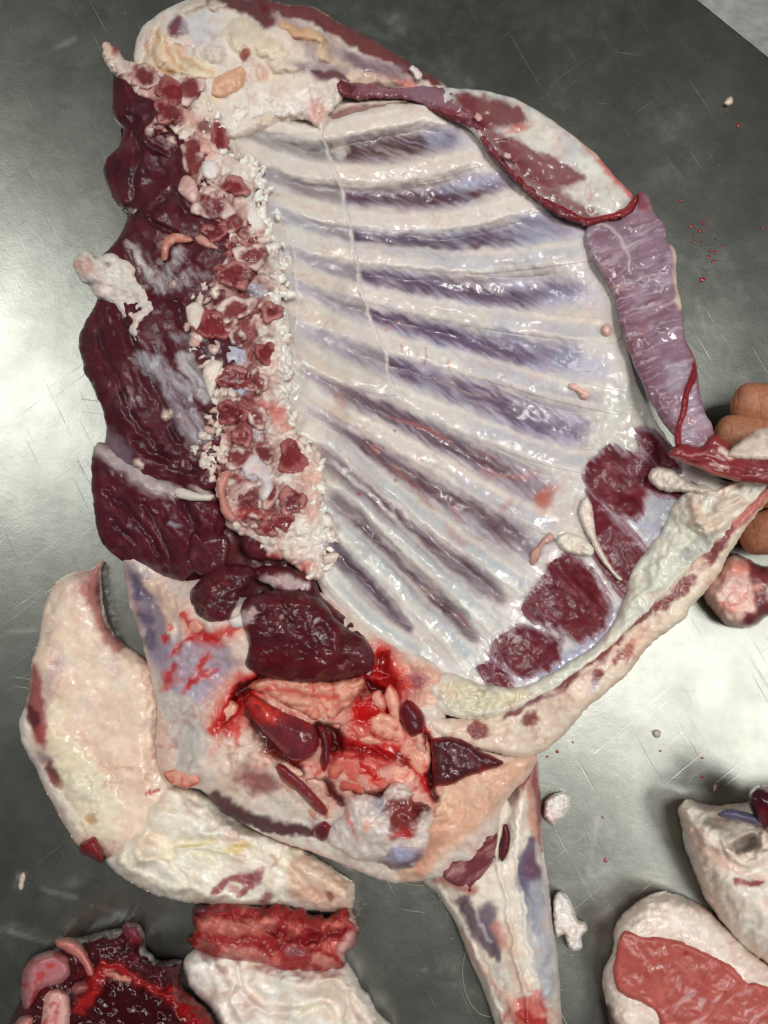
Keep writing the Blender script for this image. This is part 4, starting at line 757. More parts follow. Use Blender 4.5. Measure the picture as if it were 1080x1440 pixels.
# pink fat roll under the neck meat
q = L([(346,966),(372,952),(420,956),(470,958),(510,952),(512,968),(495,990),(470,1010),(445,1014),(415,1000),(385,984)], (218,160,136), rag=2, off=14, H=14, r=16, wet=0.8, seed=3)
q.cells(24, 4, (196,90,74), 0.5, seed=6); q.rough(8, 2); q.tint((190,40,36), 9, 0.2, 0.6, 0.7, seed=7); q.P(q.stroke([(360,968),(420,972),(470,985)], 3, .8, rag=4), (190,60,50), .7); q.rim((140,16,20), 6, .75); q.build('neck_fat', carcass, step=1.8, skirt=40)
for (pl, sd_) in [([(520,1010),(536,1000),(560,1010),(572,1030),(566,1044),(540,1040),(520,1028)],1), ([(548,962),(560,975),(566,1005),(556,1022),(546,1000),(540,978)],2), ([(566,1036),(590,1028),(606,1048),(604,1080),(590,1092),(570,1070),(560,1056)],3), ([(540,1080),(566,1072),(590,1090),(588,1110),(560,1112),(540,1100)],4), ([(455,1000),(480,994),(500,1004),(505,1020),(480,1026),(462,1018)],5), ([(505,1030),(530,1036),(552,1050),(520,1048),(500,1042)],6),
                  ([(262,872),(276,868),(286,884),(276,892),(264,886)],7), ([(308,1000),(322,985),(336,990),(332,1010),(318,1016)],8), ([(478,1022),(498,1024),(516,1040),(500,1044),(480,1036)],9), ([(520,976),(534,970),(544,990),(538,1002),(524,994)],10), ([(230,1088),(252,1078),(275,1086),(282,1100),(262,1108),(238,1102)],11)]:
    q = L(pl, (220,158,136), rag=1.5, off=13, H=7, r=14, rsc=10, wet=0.9, seed=sd_); q.tint((196,60,50), 7, 0.1, 0.6, 0.7, seed=sd_); q.rough(10, 3); q.rim((186,44,36), 5, .8); q.build('fat_lump', carcass, step=1.6, skirt=24)
# red fatty slab, dark cut meat to the right
q = L([(458,1068),(470,1056),(500,1058),(530,1072),(548,1090),(545,1108),(520,1118),(490,1116),(466,1104),(454,1086)], (196,92,80), rag=3, off=10, H=9, r=20, wet=0.9, seed=5); q.tint((216,140,116), 14, 0, .5, .8); q.P(q.stroke([(462,1062),(500,1062),(545,1090)], 6, .8, rag=3), (160,16,18), .8); q.rough(9, 2); q.rim((140,16,20), 6, .75); q.build('bloody_fat', carcass, step=1.8, skirt=40)
q = L([(606,1040),(640,1036),(676,1056),(708,1072),(690,1082),(660,1092),(630,1104),(610,1102),(608,1070)], (70,26,32), rag=2, off=18, H=10, r=12, wet=0.85, seed=6); q.tint((104,48,52), 5, 0, .7, .6, ang=70, long=6); q.rough(5, 2.5); q.rim((140,16,20), 6, .75); q.build('cut_muscle', carcass, step=1.8, skirt=40)
q = L([(562,1000),(572,984),(588,992),(597,1010),(594,1032),(578,1036),(566,1020)], (86,28,36), rag=1.5, off=20, H=12, r=14, wet=0.9, seed=6); q.rough(6, 2); q.rim((140,16,20), 6, .75); q.build('cut_muscle', carcass, step=1.8, skirt=40)
# dark neck meat
def meat(name, pl, c, off, H, r, seed, ang, fat=()):
    q = L(pl, c, rag=2, rsc=12, off=off, H=H, r=r, wet=0.85, seed=seed); q.tint((104,36,40), 22, 0, 0.6, 0.6, seed=seed); q.tint((48,14,20), 16, 0.1, 0.6, 0.6, seed=seed + 1)
    q.rough(22, 5, seed=seed); q.rough(6, 2.2, seed=seed + 2); q.rough(3, 1.3, seed=seed + 3, ang=ang, long=8); q.tint((112,50,52), 3, .2, .8, .4, ang=ang, long=10)
    for pts, wd in fat: q.P(q.stroke(pts, wd, 0.6, rag=4, rsc=7), (190,166,164), 0.8, dz=2)
    return q
q = meat('x', [(346,806),(372,796),(410,800),(440,812),(456,842),(500,878),(520,902),(527,925),(518,946),(496,952),(470,940),(430,870),(390,830)], (78,24,32), 8, 14, 16, 8, 30, [([(360,828),(395,816),(430,822)], [8,9,5])]); q.build('neck_muscle', carcass, step=1.8, skirt=50)
q = meat('x', [(266,850),(268,830),(284,812),(306,798),(330,792),(352,796),(362,806),(354,822),(340,836),(330,858),(322,872),(300,876),(280,870)], (72,26,34), 10, 20, 20, 5, -50, [([(335,855),(350,845)], 5)]); q.build('neck_muscle', carcass, step=1.8, skirt=50)
q = meat('x', [(337,861),(346,842),(372,832),(402,828),(436,834),(458,850),(486,882),(514,898),(527,922),(522,944),(500,952),(474,957),(430,962),(400,958),(372,952),(345,938),(350,908),(344,888)], (74,22,30), 18, 22, 26, 11, 12, [([(322,872),(345,868),(360,858)], [6,8,5])])
q.P(q.stroke([(365,920),(420,940),(500,935)], [10,16,12], .9, rag=4), (92,14,20), .6, wet=1.1); q.build('neck_muscle', carcass, step=1.8, skirt=60)
q = L([(320,872),(336,862),(356,858),(352,872),(366,880),(345,884),(326,882)], (208,194,186), rag=2, off=16, H=9, r=9, wet=.8, seed=2); q.build('sinew', carcass, step=1.6, skirt=30)
# vessels and cut muscle ends in the bloody hollow
q = L([(344,990),(350,978),(362,978),(378,988),(398,1000),(424,1010),(442,1020),(449,1036),(446,1056),(430,1070),(408,1068),(388,1050),(372,1032),(356,1014)], (112,40,48), rag=1, off=20, H=22, r=24, wet=1.0, seed=3)
q.P(q.poly([(344,990),(352,976),(380,988),(400,1004),(384,1014),(360,1012)], 8, 5), (196,52,40), .85); q.tint((92,34,48), 14, 0, .6, .6); q.rough(8, 1.6); q.rim((140,16,20), 6, .75); q.build('cut_artery', carcass, step=1.6, skirt=50)
for (pl, c) in [([(446,1022),(458,1024),(464,1042),(464,1070),(456,1086),(450,1072),(452,1048)], (84,36,46)), ([(386,1078),(396,1074),(412,1086),(432,1104),(450,1124),(462,1140),(456,1148),(440,1138),(418,1116),(398,1100)], (120,46,52)), ([(440,1164),(456,1154),(464,1160),(462,1178),(452,1184),(440,1174)], (80,28,36))]:
    q = L(pl, c, rag=0.8, off=20, H=16, r=10, wet=0.95, seed=4); q.rough(6, 1.4); q.tint((150,80,80), 5, .3, .8, .4); q.rim((140,16,20), 6, .75); q.build('blood_vessel', carcass, step=1.5, skirt=40)
q = L([(384,1074),(398,1068),(430,1086),(458,1100),(466,1134),(478,1150),(462,1160),(440,1154),(425,1136),(400,1116),(384,1096)], (214,172,150), rag=2, off=8, H=14, r=12, wet=.8, seed=9); q.tint((196,90,76), 8, .1, .6, .6); q.rough(7, 2.5); q.rim((186,70,56), 5, .6); q.build('connective_tissue', carcass, step=1.7, skirt=40)
# joint: white gristle round a bloody socket
JT = L([(486,1136),(490,1118),(510,1116),(536,1120),(548,1104),(562,1098),(578,1106),(588,1124),(604,1132),(612,1150),(604,1168),(602,1186),(596,1206),(580,1220),(556,1224),(534,1214),(510,1212),(492,1206),(478,1196),(464,1190),(458,1174),(466,1158),(480,1150)], (216,204,196), rag=2.5, rsc=9, off=15, H=20, r=18, wet=.75, seed=9)
JT.tint((206,170,160), 12, .1, .6, .6); JT.rough(18, 8, seed=5); JT.rough(6, 2)
JT.P(JT.blob(533,1132,16,12,-20,.5,.4), (150,150,164), .8, dz=-4)
m = JT.P(JT.blob(570,1144,24,26,20,.4,.5,10), (120,8,14), .95, wet=1.2, dz=-9); JT.tint((70,4,8), 9, 0, .6, .8, m=m); JT.P(JT.blob(566,1172,16,8,-30,.6,.6,7), (176,24,28), .8, wet=1.1); JT.P(JT.blob(595,1138,12,10,0,.5,.5), (90,10,18), .9, dz=4)
JT.P(JT.stroke([(486,1130),(492,1160),(500,1180)], 3, .8, rag=2), (190,70,66), .7); JT.P(JT.blob(518,1160,8,7,0,.5,.4), (222,168,146), .8)
JT.P(JT.blob(568,1206,32,15,-12,.3,.2), (104,60,76), .9, wet=1); JT.dome(JT.P(JT.blob(566,1203,23,11,-12,.35,.15), (160,160,190), .95, wet=1.1), 5)
JT.build('shoulder_joint', carcass, FAT, step=1.7, skirt=60)

# ---------------------------------------------------------------- foreleg
def zleg(X, Y): return 40 + 0 * X
LG = L([(589,1234),(615,1258),(641,1299),(659,1344),(678,1388),(696,1440),(712,1500),(724,1570),(740,1620),(790,1620),(796,1560),(794,1490),(791,1440),(785,1355),(778,1299),(770,1233),(763,1180),(760,1120),(758,1085),(754,1060),(738,1085),(716,1110),(698,1136),(680,1170),(650,1190),(615,1205)],
       (224,214,198), rag=1.2, rsc=20, zb=6.0, H=62, r=58, wet=0.65, seed=51)
LG.tint((220,184,160), 26, 0, .6, .6); LG.tint((196,190,186), 20, .1, .6, .6, seed=7); LG.rough(26, 3); LG.rough(7, 1.2, ang=74, long=9)
LG.tint((206,208,208), 6, 0.2, .8, .35, seed=21, ang=74, long=14); LG.tint((226,196,176), 7, 0.2, .8, .5, seed=22, ang=72, long=10)
for pts, wd in [([(730,1110),(728,1200),(740,1300),(758,1400),(768,1500)],5),([(700,1210),(712,1280),(728,1360),(744,1440)],4),([(622,1256),(655,1310),(690,1390),(712,1450)],4),([(770,1210),(780,1310),(788,1420)],3)]:
    LG.dome(LG.P(LG.stroke(pts, wd, .8, rag=2, ang=75, lo=30, sh=3), (232,226,214), .6), 4)
LG.P(LG.stroke([(752,1066),(755,1110),(758,1150),(762,1195)], [7,9,7,3], .5, rag=3, ang=85, lo=30, sh=3), (146,62,66), .9); LG.P(LG.stroke([(742,1090),(744,1130),(752,1180)], 4, .8, rag=2), (206,130,110), .7); LG.P(LG.stroke([(748,1070),(750,1140)], 1.5, .8), (196,150,140), .6)
LG.P(LG.stroke([(746,1180),(744,1230),(752,1275),(758,1310)], [6,15,13,5], .5, rag=4, ang=78, lo=40, sh=4), (96,84,120), .9, wet=.9); LG.P(LG.stroke([(754,1250),(762,1310),(770,1400)], [11,15,9], .7, rag=4, ang=80, lo=40, sh=4), (170,178,190), .8); LG.P(LG.blob(748,1215,8,22,0,.6,.3), (104,58,76), .7)
LG.P(LG.stroke([(652,1268),(664,1292),(678,1315),(690,1340)], [9,12,10,5], .5, rag=4, ang=60, lo=30, sh=4), (92,66,86), .88, wet=.9); LG.P(LG.stroke([(686,1282),(694,1310),(700,1345)], [11,12,6], .5, rag=3, ang=75, lo=30, sh=4), (88,70,92), .88); LG.P(LG.stroke([(672,1285),(690,1325)], 2.5, .8), (180,170,176), .8)
LG.P(LG.stroke([(612,1236),(640,1242),(662,1250)], [6,9,8], .6, rag=4), (176,96,84), .8); LG.P(LG.stroke([(640,1300),(670,1350),(710,1400),(740,1440)], 5, .8, rag=3), (214,172,154), .8, dz=3); LG.P(LG.stroke([(715,1300),(725,1360),(735,1390)], 10, .9, rag=4), (206,166,140), .6)
LG.P(LG.stroke([(700,1300),(706,1330)], 6, .9, rag=3), (196,130,112), .6)
m = LG.P(LG.blob(746,1428,30,26,-15,.5,.6,10), (198,70,60), .85); LG.P(LG.stroke([(732,1424),(748,1434),(764,1440)], 6, .6, rag=3), (160,20,24), .85)
LG.P(LG.stroke([(770,1240),(780,1320),(788,1400),(792,1460)], 4, .8), (176,172,170), .6)
LG.build('foreleg', carcass, FAT, step=1.9)
q = L([(612,1222),(628,1196),(650,1176),(668,1164),(684,1160),(698,1170),(700,1190),(690,1215),(678,1240),(664,1258),(650,1250),(630,1240)], (112,54,62), rag=2, off=0, H=10, r=12, wet=.7, seed=3); q.tint((176,130,128), 4, .1, .7, .7, ang=-40, long=8); q.tint((80,34,42), 14, .1, .6, .6); q.rough(5, 2, ang=-40, long=5); q.build('leg_muscle', carcass, step=1.7, skirt=40)
q = L([(706,1158),(714,1160),(718,1178),(714,1200),(706,1212),(702,1196),(706,1178)], (84,30,36), rag=.8, zb=70, H=5, r=6, wet=.8, seed=3); q.build('leg_muscle', carcass, step=1.5, skirt=30)
q = L([(694,1150),(702,1136),(712,1122),(720,1140),(712,1160),(704,1182),(700,1210),(694,1200),(698,1176)], (216,200,182), rag=1.2, zb=66, H=8, r=7, wet=.6, seed=3); q.rough(6, 2); q.build('sinew', carcass, FAT, step=1.5, skirt=30)
# ---------------------------------------------------------------- white belly sheet at the top right with red patches
q = L([(600,122),(640,124),(685,128),(726,140),(766,162),(802,188),(836,215),(858,240),(878,262),(890,276),(872,302),(838,313),(795,302),(750,276),(714,246),(688,216),(668,190),(642,168),(604,148)], (206,202,194), rag=1.5, rsc=20, off=13, H=12, r=26, wet=.75, seed=3)
q.tint((222,208,190), 24, 0, .6, .6); q.tint((172,170,182), 18, .1, .6, .5, seed=6); q.rough(22, 4); q.rough(6, 1.4, ang=40)
q.P(q.poly([(640,132),(700,138),(730,152),(742,168),(724,178),(700,176),(680,180),(655,160)], 5, 6), (112,44,50), .92); q.P(q.poly([(700,200),(720,192),(745,205),(780,220),(806,236),(820,252),(800,264),(770,262),(740,245),(712,225)], 5, 6, ang=30, lo=30, sh=5), (116,48,58), .9)
q.P(q.blob(732,178,20,6,-20,.6,.4), (196,116,104), .8); q.P(q.stroke([(820,202),(850,228),(874,256),(888,276)], [3,6,6,3], .5, rag=2), (196,84,84), .85); q.P(q.stroke([(770,162),(810,192),(840,220)], 3, .8), (226,196,176), .8)
q.P(q.stroke([(650,150),(684,180),(705,212),(740,244),(785,282),(835,306)], [16,14,13,12,12,9], .8, rag=5), (112,46,54), .85)
q.tint((196,190,190), 2.6, .2, .8, .6, m=q.blob(750,190,30,14,30,.5), ang=40, long=10); q.rough(4, 2.5, m=q.blob(750,188,34,16,30,.6), ang=50, long=4)
q.build('belly_sheet', carcass, MEMB, step=1.9)
# red rope of diaphragm along its inner edge
DI = L([(470,112),(482,106),(500,116),(520,116),(545,124),(575,122),(600,118),(630,126),(660,140),(676,160),(688,186),(700,208),(728,238),(762,268),(800,292),(836,304),(862,296),(884,288),(892,274),(900,272),(898,290),(880,306),(850,312),(828,318),(800,310),(762,288),(722,254),(696,228),(680,206),(668,184),(640,170),(610,158),(585,142),(556,138),(530,138),(505,140),(484,136),(472,124)],
       (112,46,54), rag=2.6, rsc=10, off=16, H=9, r=16, wet=.9, seed=5)
DI.tint((86,32,40), 14, 0, .6, .6); DI.tint((150,70,70), 6, .2, .7, .5); DI.rough(16, 4); DI.rough(8, 3); DI.rough(4, 2); DI.tint((150,110,122), 9, 0.1, .6, .6, seed=9); DI.P(DI.stroke([(500,124),(560,130),(620,136),(660,158)], 7, .9, rag=4), (140,104,116), .6, wet=1)
DI.P(DI.poly([(560,122),(610,118),(640,132),(640,150),(600,148),(570,134)], 8, 5), (136,104,118), .8, wet=1); DI.P(DI.blob(492,120,12,12,0,.5,.4), (84,28,34), .8)
DI.P(DI.stroke([(735,248),(770,278),(810,302),(835,310)], 7, .8, rag=3), (124,26,32), .8); DI.P(DI.stroke([(850,306),(880,296),(896,280)], 6, .7, rag=2), (142,40,44), .8)
DI.build('diaphragm', carcass, step=1.6, skirt=22)
for (x, y, r_) in [(671,164,7),(713,220,6)]:
    pass
# the dark slot shows the loin end behind
# flank flap: a thin purple sheet pulled up towards the hand
FLP = np.array([(828,318,62),(900,300,84),(850,400,70),(940,380,92),(880,500,84),(965,480,104),(930,590,112),(985,560,122),(950,630,122),(1010,620,132),(1080,660,142),(1140,670,146),(897,268,80),(950,345,90)], float)
def zflap(X, Y):
    w_ = 0; s_ = 0
    for a, b, z in FLP:
        k = 1 / ((X - a) ** 2 + (Y - b) ** 2 + 900) ** 1.6; w_ = w_ + k; s_ = s_ + k * z
    return s_ / w_
FL = L([(826,316),(840,308),(866,310),(886,300),(897,284),(898,268),(911,274),(920,298),(936,318),(937,339),(950,353),(952,402),(960,435),(964,477),(979,506),(983,548),(992,580),(1003,600),(1000,626),(980,634),(955,632),(948,614),(929,590),(911,558),(891,513),(874,463),(865,418),(850,392),(834,368),(822,338)],
       (140,112,128), rag=1.6, rsc=12, zb=zflap, H=10, r=14, wet=.8, seed=6)
FL.tint((132,92,108), 40, .0, .7, .6, seed=3); FL.tint((172,158,178), 24, .0, .6, .7, seed=5)
FL.P(FL.stroke([(842,340),(866,410),(886,480),(915,550),(945,605)], [8,14,15,14,10], .8, rag=5), (118,68,84), .55)
FL.tint((196,182,192), 3.2, .15, .7, .5, seed=7, ang=-22, long=16); FL.tint((92,46,62), 4, .2, .8, .4, seed=8, ang=-22, long=12)
FL.rough(40, 5, seed=4); FL.tint((206,196,204), 2.2, .3, .8, .6, seed=17, ang=-20, long=24); FL.rough(4, 1.4, seed=9, ang=-22, long=10); FL.rough(9, 1.8, seed=3)
FL.P(FL.stroke([(832,312),(860,322),(880,350),(886,385)], 2, .8), (206,190,190), .6, dz=1); FL.P(FL.stroke([(865,410),(900,392),(940,385)], 1.6, .8), (196,180,188), .5)
FL.P(FL.stroke([(938,330),(950,356),(952,402),(958,430)], 4, .7, rag=1), (226,198,176), .9, dz=-3); FL.P(FL.stroke([(966,480),(980,510),(984,550)], 3, .7), (150,60,66), .8); FL.P(FL.stroke([(900,270),(905,290)], 8, .8, rag=3), (130,52,60), .8)
FL.build('flank_flap', carcass, MEMB, step=1.8, skirt=12, inset=2)
# its rolled edge and the red strip that the fingers hold
q = L([(976,508),(980,530),(972,552),(968,580),(960,600),(958,624),(950,628),(948,606),(954,580),(958,556),(968,530)], (128,36,44), rag=1, zb=zflap, off=7, H=9, r=7, wet=.85, seed=3); q.rough(5, 1.5); q.tint((160,70,70), 5, .2, .7, .5); q.build('rolled_edge', carcass, step=1.5, skirt=12)
q = L([(939,640),(948,628),(966,624),(985,628),(1000,612),(1010,610),(1024,622),(1034,640),(1060,640),(1090,648),(1140,650),(1140,690),(1090,682),(1040,678),(1000,668),(975,656),(955,648)], (128,46,50), rag=1.5, zb=zflap, off=8, H=12, r=12, wet=.75, seed=4)
q.tint((92,30,36), 4, 0, .7, .6, ang=12, long=12); q.tint((196,150,142), 2.2, .35, .8, .6, ang=12, long=16, seed=5); q.rough(4, 2.2, ang=12, long=8); q.P(q.stroke([(1015,636),(1030,640)], 4, .6), (216,190,170), .9); q.P(q.stroke([(1000,655),(1024,654)], 2, .6), (206,160,150), .8); q.P(q.stroke([(942,642),(970,652),(1000,664),(1040,674)], 2.5, .7), (196,120,112), .7); q.build('flank_muscle', carcass, step=1.6, skirt=20)
q = L([(1020,642),(1030,628),(1045,618),(1060,606),(1080,600),(1140,594),(1140,650),(1080,648),(1040,646)], (206,186,170), rag=1.5, zb=zflap, off=14, H=10, r=10, wet=.7, seed=4); q.tint((150,128,130), 10, .1, .6, .7); q.rough(6, 2.5); q.build('flank_fat', carcass, FAT, step=1.7, skirt=10)
# ================================================================ SEPARATE PIECES ROUND THE CARCASS
def lone(q, name, label, cat_, mat=None, step=1.9, group=None, **kw):
    return tag(q.build(name, None, mat, step=step, **kw), label, cat_, group)
# ---- big slab of skin-side fat at the lower left
fatslab = thing('fat_slab', 'large pale slab of fatty meat lying at the left below the carcass', 'meat', 250, 1050)
q = L([(148,787),(142,812),(148,862),(163,894),(200,924),(226,948),(236,997),(232,1050),(246,1100),(262,1130),(250,1180),(215,1225),(180,1232),(140,1200),(112,1190),(96,1170),(76,1136),(60,1103),(48,1075),(32,1048),(27,1015),(36,990),(42,960),(45,928),(54,900),(60,862),(74,824),(90,810),(104,804),(128,800),(140,790)], (228,200,178), rag=2, rsc=16, zb=0.0, H=46, r=46, wet=.7, seed=3)
q.tint((222,208,190), 34, 0, .6, .7); q.rough(60, 8); q.rough(14, 1.2); q.rough(5, .8)
q.P(q.poly([(140,788),(150,786),(146,830),(160,884),(178,905),(160,920),(140,890),(122,850),(110,825),(118,806)], 6, 5), (176,104,102), .85); q.P(q.stroke([(146,800),(143,836),(154,880),(175,905)], [4,7,8,5], .6, rag=3), (104,40,50), .9); q.P(q.blob(115,812,14,8,-20,.6,.4), (196,160,150), .7)
q.P(q.blob(160,940,10,16,-30,.8,.5), (190,150,150), .5); q.P(q.stroke([(80,930),(66,970),(64,1000)], [7,8,5], .8, rag=3), (186,156,160), .7)
m = q.poly([(64,985),(85,985),(100,1030),(125,1060),(160,1100),(175,1140),(160,1180),(120,1180),(90,1150),(70,1100),(60,1040)], 10, 6); q.P(m, (226,212,182), .85); q.P(q.stroke([(86,982),(104,1020),(128,1052),(152,1078),(172,1112)], 9, .95), (214,180,154), .4, dz=-2.5)
q.P(q.poly([(44,935),(54,945),(58,990),(66,1020),(62,1050),(46,1040),(38,1005)], 4, 3), (140,48,54), .9, wet=.8); q.P(q.blob(46,1010,8,18,-20,.5,.3), (86,30,42), .9); q.P(q.blob(54,1032,10,12,20,.5,.3), (170,74,74), .8)
q.P(q.stroke([(30,1000),(32,1045),(55,1085),(80,1120),(110,1170)], 6, .7, rag=2), (218,206,196), .9, dz=4); q.P(q.blob(60,1066,16,12,20,.6,.4), (150,124,132), .8); q.P(q.blob(74,1090,9,18,-25,.4,.3), (112,36,46), .92, dz=-4)
q.P(q.blob(128,1152,9,6,20,.5,.3), (176,140,96), .8, dz=-5); q.dome(q.P(q.blob(112,1110,26,20,30,.5,.3), (226,216,190), .7), 7)
q.P(q.stroke([(206,1114),(222,1108)], 3, .6, rag=2), (176,30,34), .85)
q.build('skin_side', fatslab, FAT)
q = L([(112,1186),(128,1172),(136,1168),(144,1186),(148,1204),(142,1214),(126,1206),(112,1200)], (122,28,36), rag=1, zb=4.0, H=44, r=14, wet=.85, seed=2); q.rough(6, 2); q.build('meat_end', fatslab, step=1.6)
q = L([(200,1150),(206,1136),(218,1118),(235,1106),(262,1108),(290,1118),(318,1142),(350,1164),(390,1180),(430,1196),(470,1222),(497,1240),(499,1262),(494,1282),(470,1284),(430,1280),(386,1274),(334,1274),(300,1272),(262,1270),(222,1260),(178,1238),(148,1210),(165,1190),(180,1165)], (232,224,208), rag=2.5, rsc=11, zb=8.0, H=46, r=26, wet=.8, seed=9)
q.tint((222,196,176), 26, .1, .6, .5); q.tint((224,216,168), 16, .25, .6, .6, seed=4); q.rough(30, 12, ang=20, long=2.5); q.rough(14, 4)
for pts, wd, dz in [([(176,1176),(166,1196),(180,1214),(215,1206)],7,7),([(200,1170),(230,1180),(240,1200)],9,-8),([(180,1225),(240,1248),(310,1262),(400,1268)],5,6),([(245,1190),(280,1180),(340,1185),(390,1200)],5,-6),([(240,1210),(262,1240)],4,-6),([(395,1205),(420,1235),(445,1260)],6,-6),([(420,1215),(460,1240),(480,1260)],8,6),([(205,1172),(196,1196),(206,1212)],6,6),([(250,1196),(290,1192),(340,1206)],3,5)]:
    q.P(q.stroke(pts, wd, .9, rag=2), (222,208,176), .4, dz=dz)
q.P(q.blob(330,1192,16,7,-20,.5,.3), (222,202,110), .7); q.P(q.stroke([(260,1192),(300,1180)],3,.7), (220,200,120), .6)
m = q.P(q.stroke([(302,1252),(314,1240),(330,1234),(345,1234),(352,1246),(336,1258)], [6,7,5,7,6,3], .45, rag=2), (142,52,64), .9); q.P(q.blob(360,1232,10,14,30,.4,.3), (140,62,78), .85); q.P(q.blob(330,1250,10,7,0,.5,.4), (214,160,146), .8); q.P(q.blob(372,1262,12,8,-30,.5,.3), (130,58,70), .85)
q.P(q.poly([(420,1200),(470,1224),(497,1242),(498,1280),(430,1276),(400,1240)], 8, 5), (216,178,152), .8); q.P(q.blob(440,1258,22,12,10,.5,.4), (206,160,140), .7); q.P(q.blob(465,1262,5,9,0,.5,.3), (130,36,40), .8)
q.build('white_fat', fatslab, FAT)
q = L([(270,1284),(276,1274),(300,1270),(340,1276),(380,1268),(372,1282),(330,1290),(290,1294)], (96,50,62), rag=1, zb=0.0, H=30, r=10, wet=.8, seed=3); q.build('meat_edge', fatslab, step=1.7)
# ---- bloody red scrap
q = L([(263,1326),(274,1308),(270,1290),(290,1276),(310,1266),(350,1268),(375,1276),(388,1264),(402,1270),(412,1280),(426,1270),(436,1284),(460,1286),(489,1272),(500,1290),(506,1303),(502,1326),(486,1344),(486,1366),(458,1370),(425,1368),(400,1372),(372,1360),(340,1356),(315,1353),(296,1346),(278,1337)], (146,40,42), rag=5, rsc=11, zb=6.0, H=46, r=20, wet=.85, seed=4)
q.tint((206,110,98), 16, 0, .5, .8); q.tint((112,14,20), 10, .1, .6, .7, seed=3); q.rough(18, 9); q.rough(7, 4); q.rough(3, 1.2)
q.P(q.stroke([(345,1290),(380,1310),(430,1320),(480,1310)], 5, .8, rag=4), (110,12,18), .7, dz=-7); q.P(q.stroke([(290,1300),(330,1305),(380,1300)], 8, .8, rag=4), (208,130,118), .6, dz=4); q.P(q.blob(490,1330,8,20,20,.5,.4), (216,170,160), .8); q.P(q.blob(340,1338,30,8,10,.6,.5), (196,130,120), .7); q.P(q.blob(452,1352,20,8,20,.5,.4), (204,140,124), .6); q.P(q.blob(415,1338,12,8,0,.6,.4), (140,100,104), .6)
q.dome(q.P(q.blob(430,1286,6,10,0,.4,.3), (140,30,36), .8), 8)
q.rim((120,10,14), 8, .6); lone(q, 'meat_scrap', 'bloody bright red scrap of meat just under the white fat', 'meat scrap')
# ---- folded white fat at the bottom
q = L([(257,1354),(264,1342),(276,1332),(292,1336),(308,1340),(340,1344),(372,1348),(400,1352),(440,1354),(488,1352),(506,1384),(522,1403),(530,1424),(552,1442),(566,1490),(560,1570),(330,1570),(318,1480),(307,1440),(293,1414),(276,1398),(263,1384)], (230,222,212), rag=2.5, rsc=12, zb=0.0, H=50, r=30, wet=.6, seed=8)
q.tint((214,178,158), 24, .1, .6, .6); q.rough(34, 9); q.rough(10, 2.5)
for pts, wd, dz in [([(345,1362),(352,1390),(372,1408),(400,1412)],8,-12),([(318,1360),(330,1385),(318,1410),(332,1440)],6,-10),([(300,1356),(312,1390),(300,1410)],8,6),([(400,1380),(440,1390),(480,1384),(505,1400)],10,8),([(420,1412),(470,1408),(480,1440)],6,-8),([(335,1430),(370,1410),(420,1430)],9,6),([(495,1400),(515,1440)],7,-6)]:
    q.P(q.stroke(pts, wd, .9, rag=2), (222,206,190), .4, dz=dz)
q.P(q.blob(460,1395,40,12,5,.7,.4), (220,190,166), .7); q.P(q.blob(450,1425,36,10,10,.6,.4), (224,206,176), .6)
lone(q, 'folded_fat', 'folded piece of white fat at the bottom beside the dark red meat', 'fat', FAT)
# ---- dark meat lump at bottom left
dm = thing('dark_meat', 'dark blood-soaked lump of meat in the bottom left corner', 'meat', 170, 1420)
q = L([(8,1450),(22,1420),(30,1403),(30,1373),(44,1344),(78,1333),(84,1322),(110,1318),(140,1310),(172,1304),(178,1298),(196,1302),(204,1316),(207,1333),(222,1348),(240,1347),(259,1351),(256,1384),(286,1412),(306,1440),(318,1500),(320,1570),(-10,1570)], (64,16,22), rag=3, rsc=12, zb=0.0, H=66, r=34, wet=1.0, seed=7)
q.tint((96,24,30), 22, 0, .6, .6); q.tint((34,8,14), 14, 0, .6, .7, seed=4); q.rough(26, 10); q.rough(7, 4); q.rough(3, 1.6, ang=20, long=5)
q.P(q.poly([(120,1400),(145,1375),(180,1376),(220,1395),(260,1390),(300,1440),(300,1560),(80,1560),(95,1450),(110,1420)], 8, 6), (50,3,6), .9, wet=1.2, dz=3); q.P(q.poly([(225,1395),(262,1388),(300,1430),(305,1470),(270,1450)], 8, 5), (140,8,14), .9, wet=1.2)
q.P(q.stroke([(115,1420),(135,1380),(150,1362),(165,1358),(185,1375),(215,1390),(245,1398)], [8,10,10,9,9,7,6], .7, rag=7), (160,30,30), .75, dz=4); q.P(q.stroke([(150,1368),(180,1380)], 4, .7, rag=3), (214,150,130), .7)
q.build('meat_block', dm)
for (pl, c) in [([(30,1400),(32,1366),(48,1344),(76,1336),(100,1346),(104,1370),(90,1385),(60,1396),(44,1420),(34,1420)], (168,110,114)), ([(78,1322),(90,1318),(108,1320),(126,1338),(136,1360),(134,1376),(120,1374),(108,1352),(90,1338),(80,1332)], (206,130,122)), ([(54,1440),(58,1400),(68,1388),(86,1386),(100,1396),(106,1424),(100,1460),(98,1520),(50,1520)], (206,150,142)), ([(96,1390),(104,1378),(124,1376),(132,1390),(120,1400),(104,1402)], (158,92,94)), ([(170,1310),(178,1298),(196,1300),(204,1318),(200,1330),(180,1326)], (110,48,58)), ([(20,1440),(40,1424),(52,1430),(52,1480),(40,1540),(10,1540)], (190,130,124))]:
    q = L(pl, c, rag=1.2, zb=36.0, H=44, r=16, wet=.95, seed=len(pl)); q.tint((176,30,34), 12, .1, .5, .7); q.rough(12, 3); q.build('membrane_fold', dm, step=1.7)
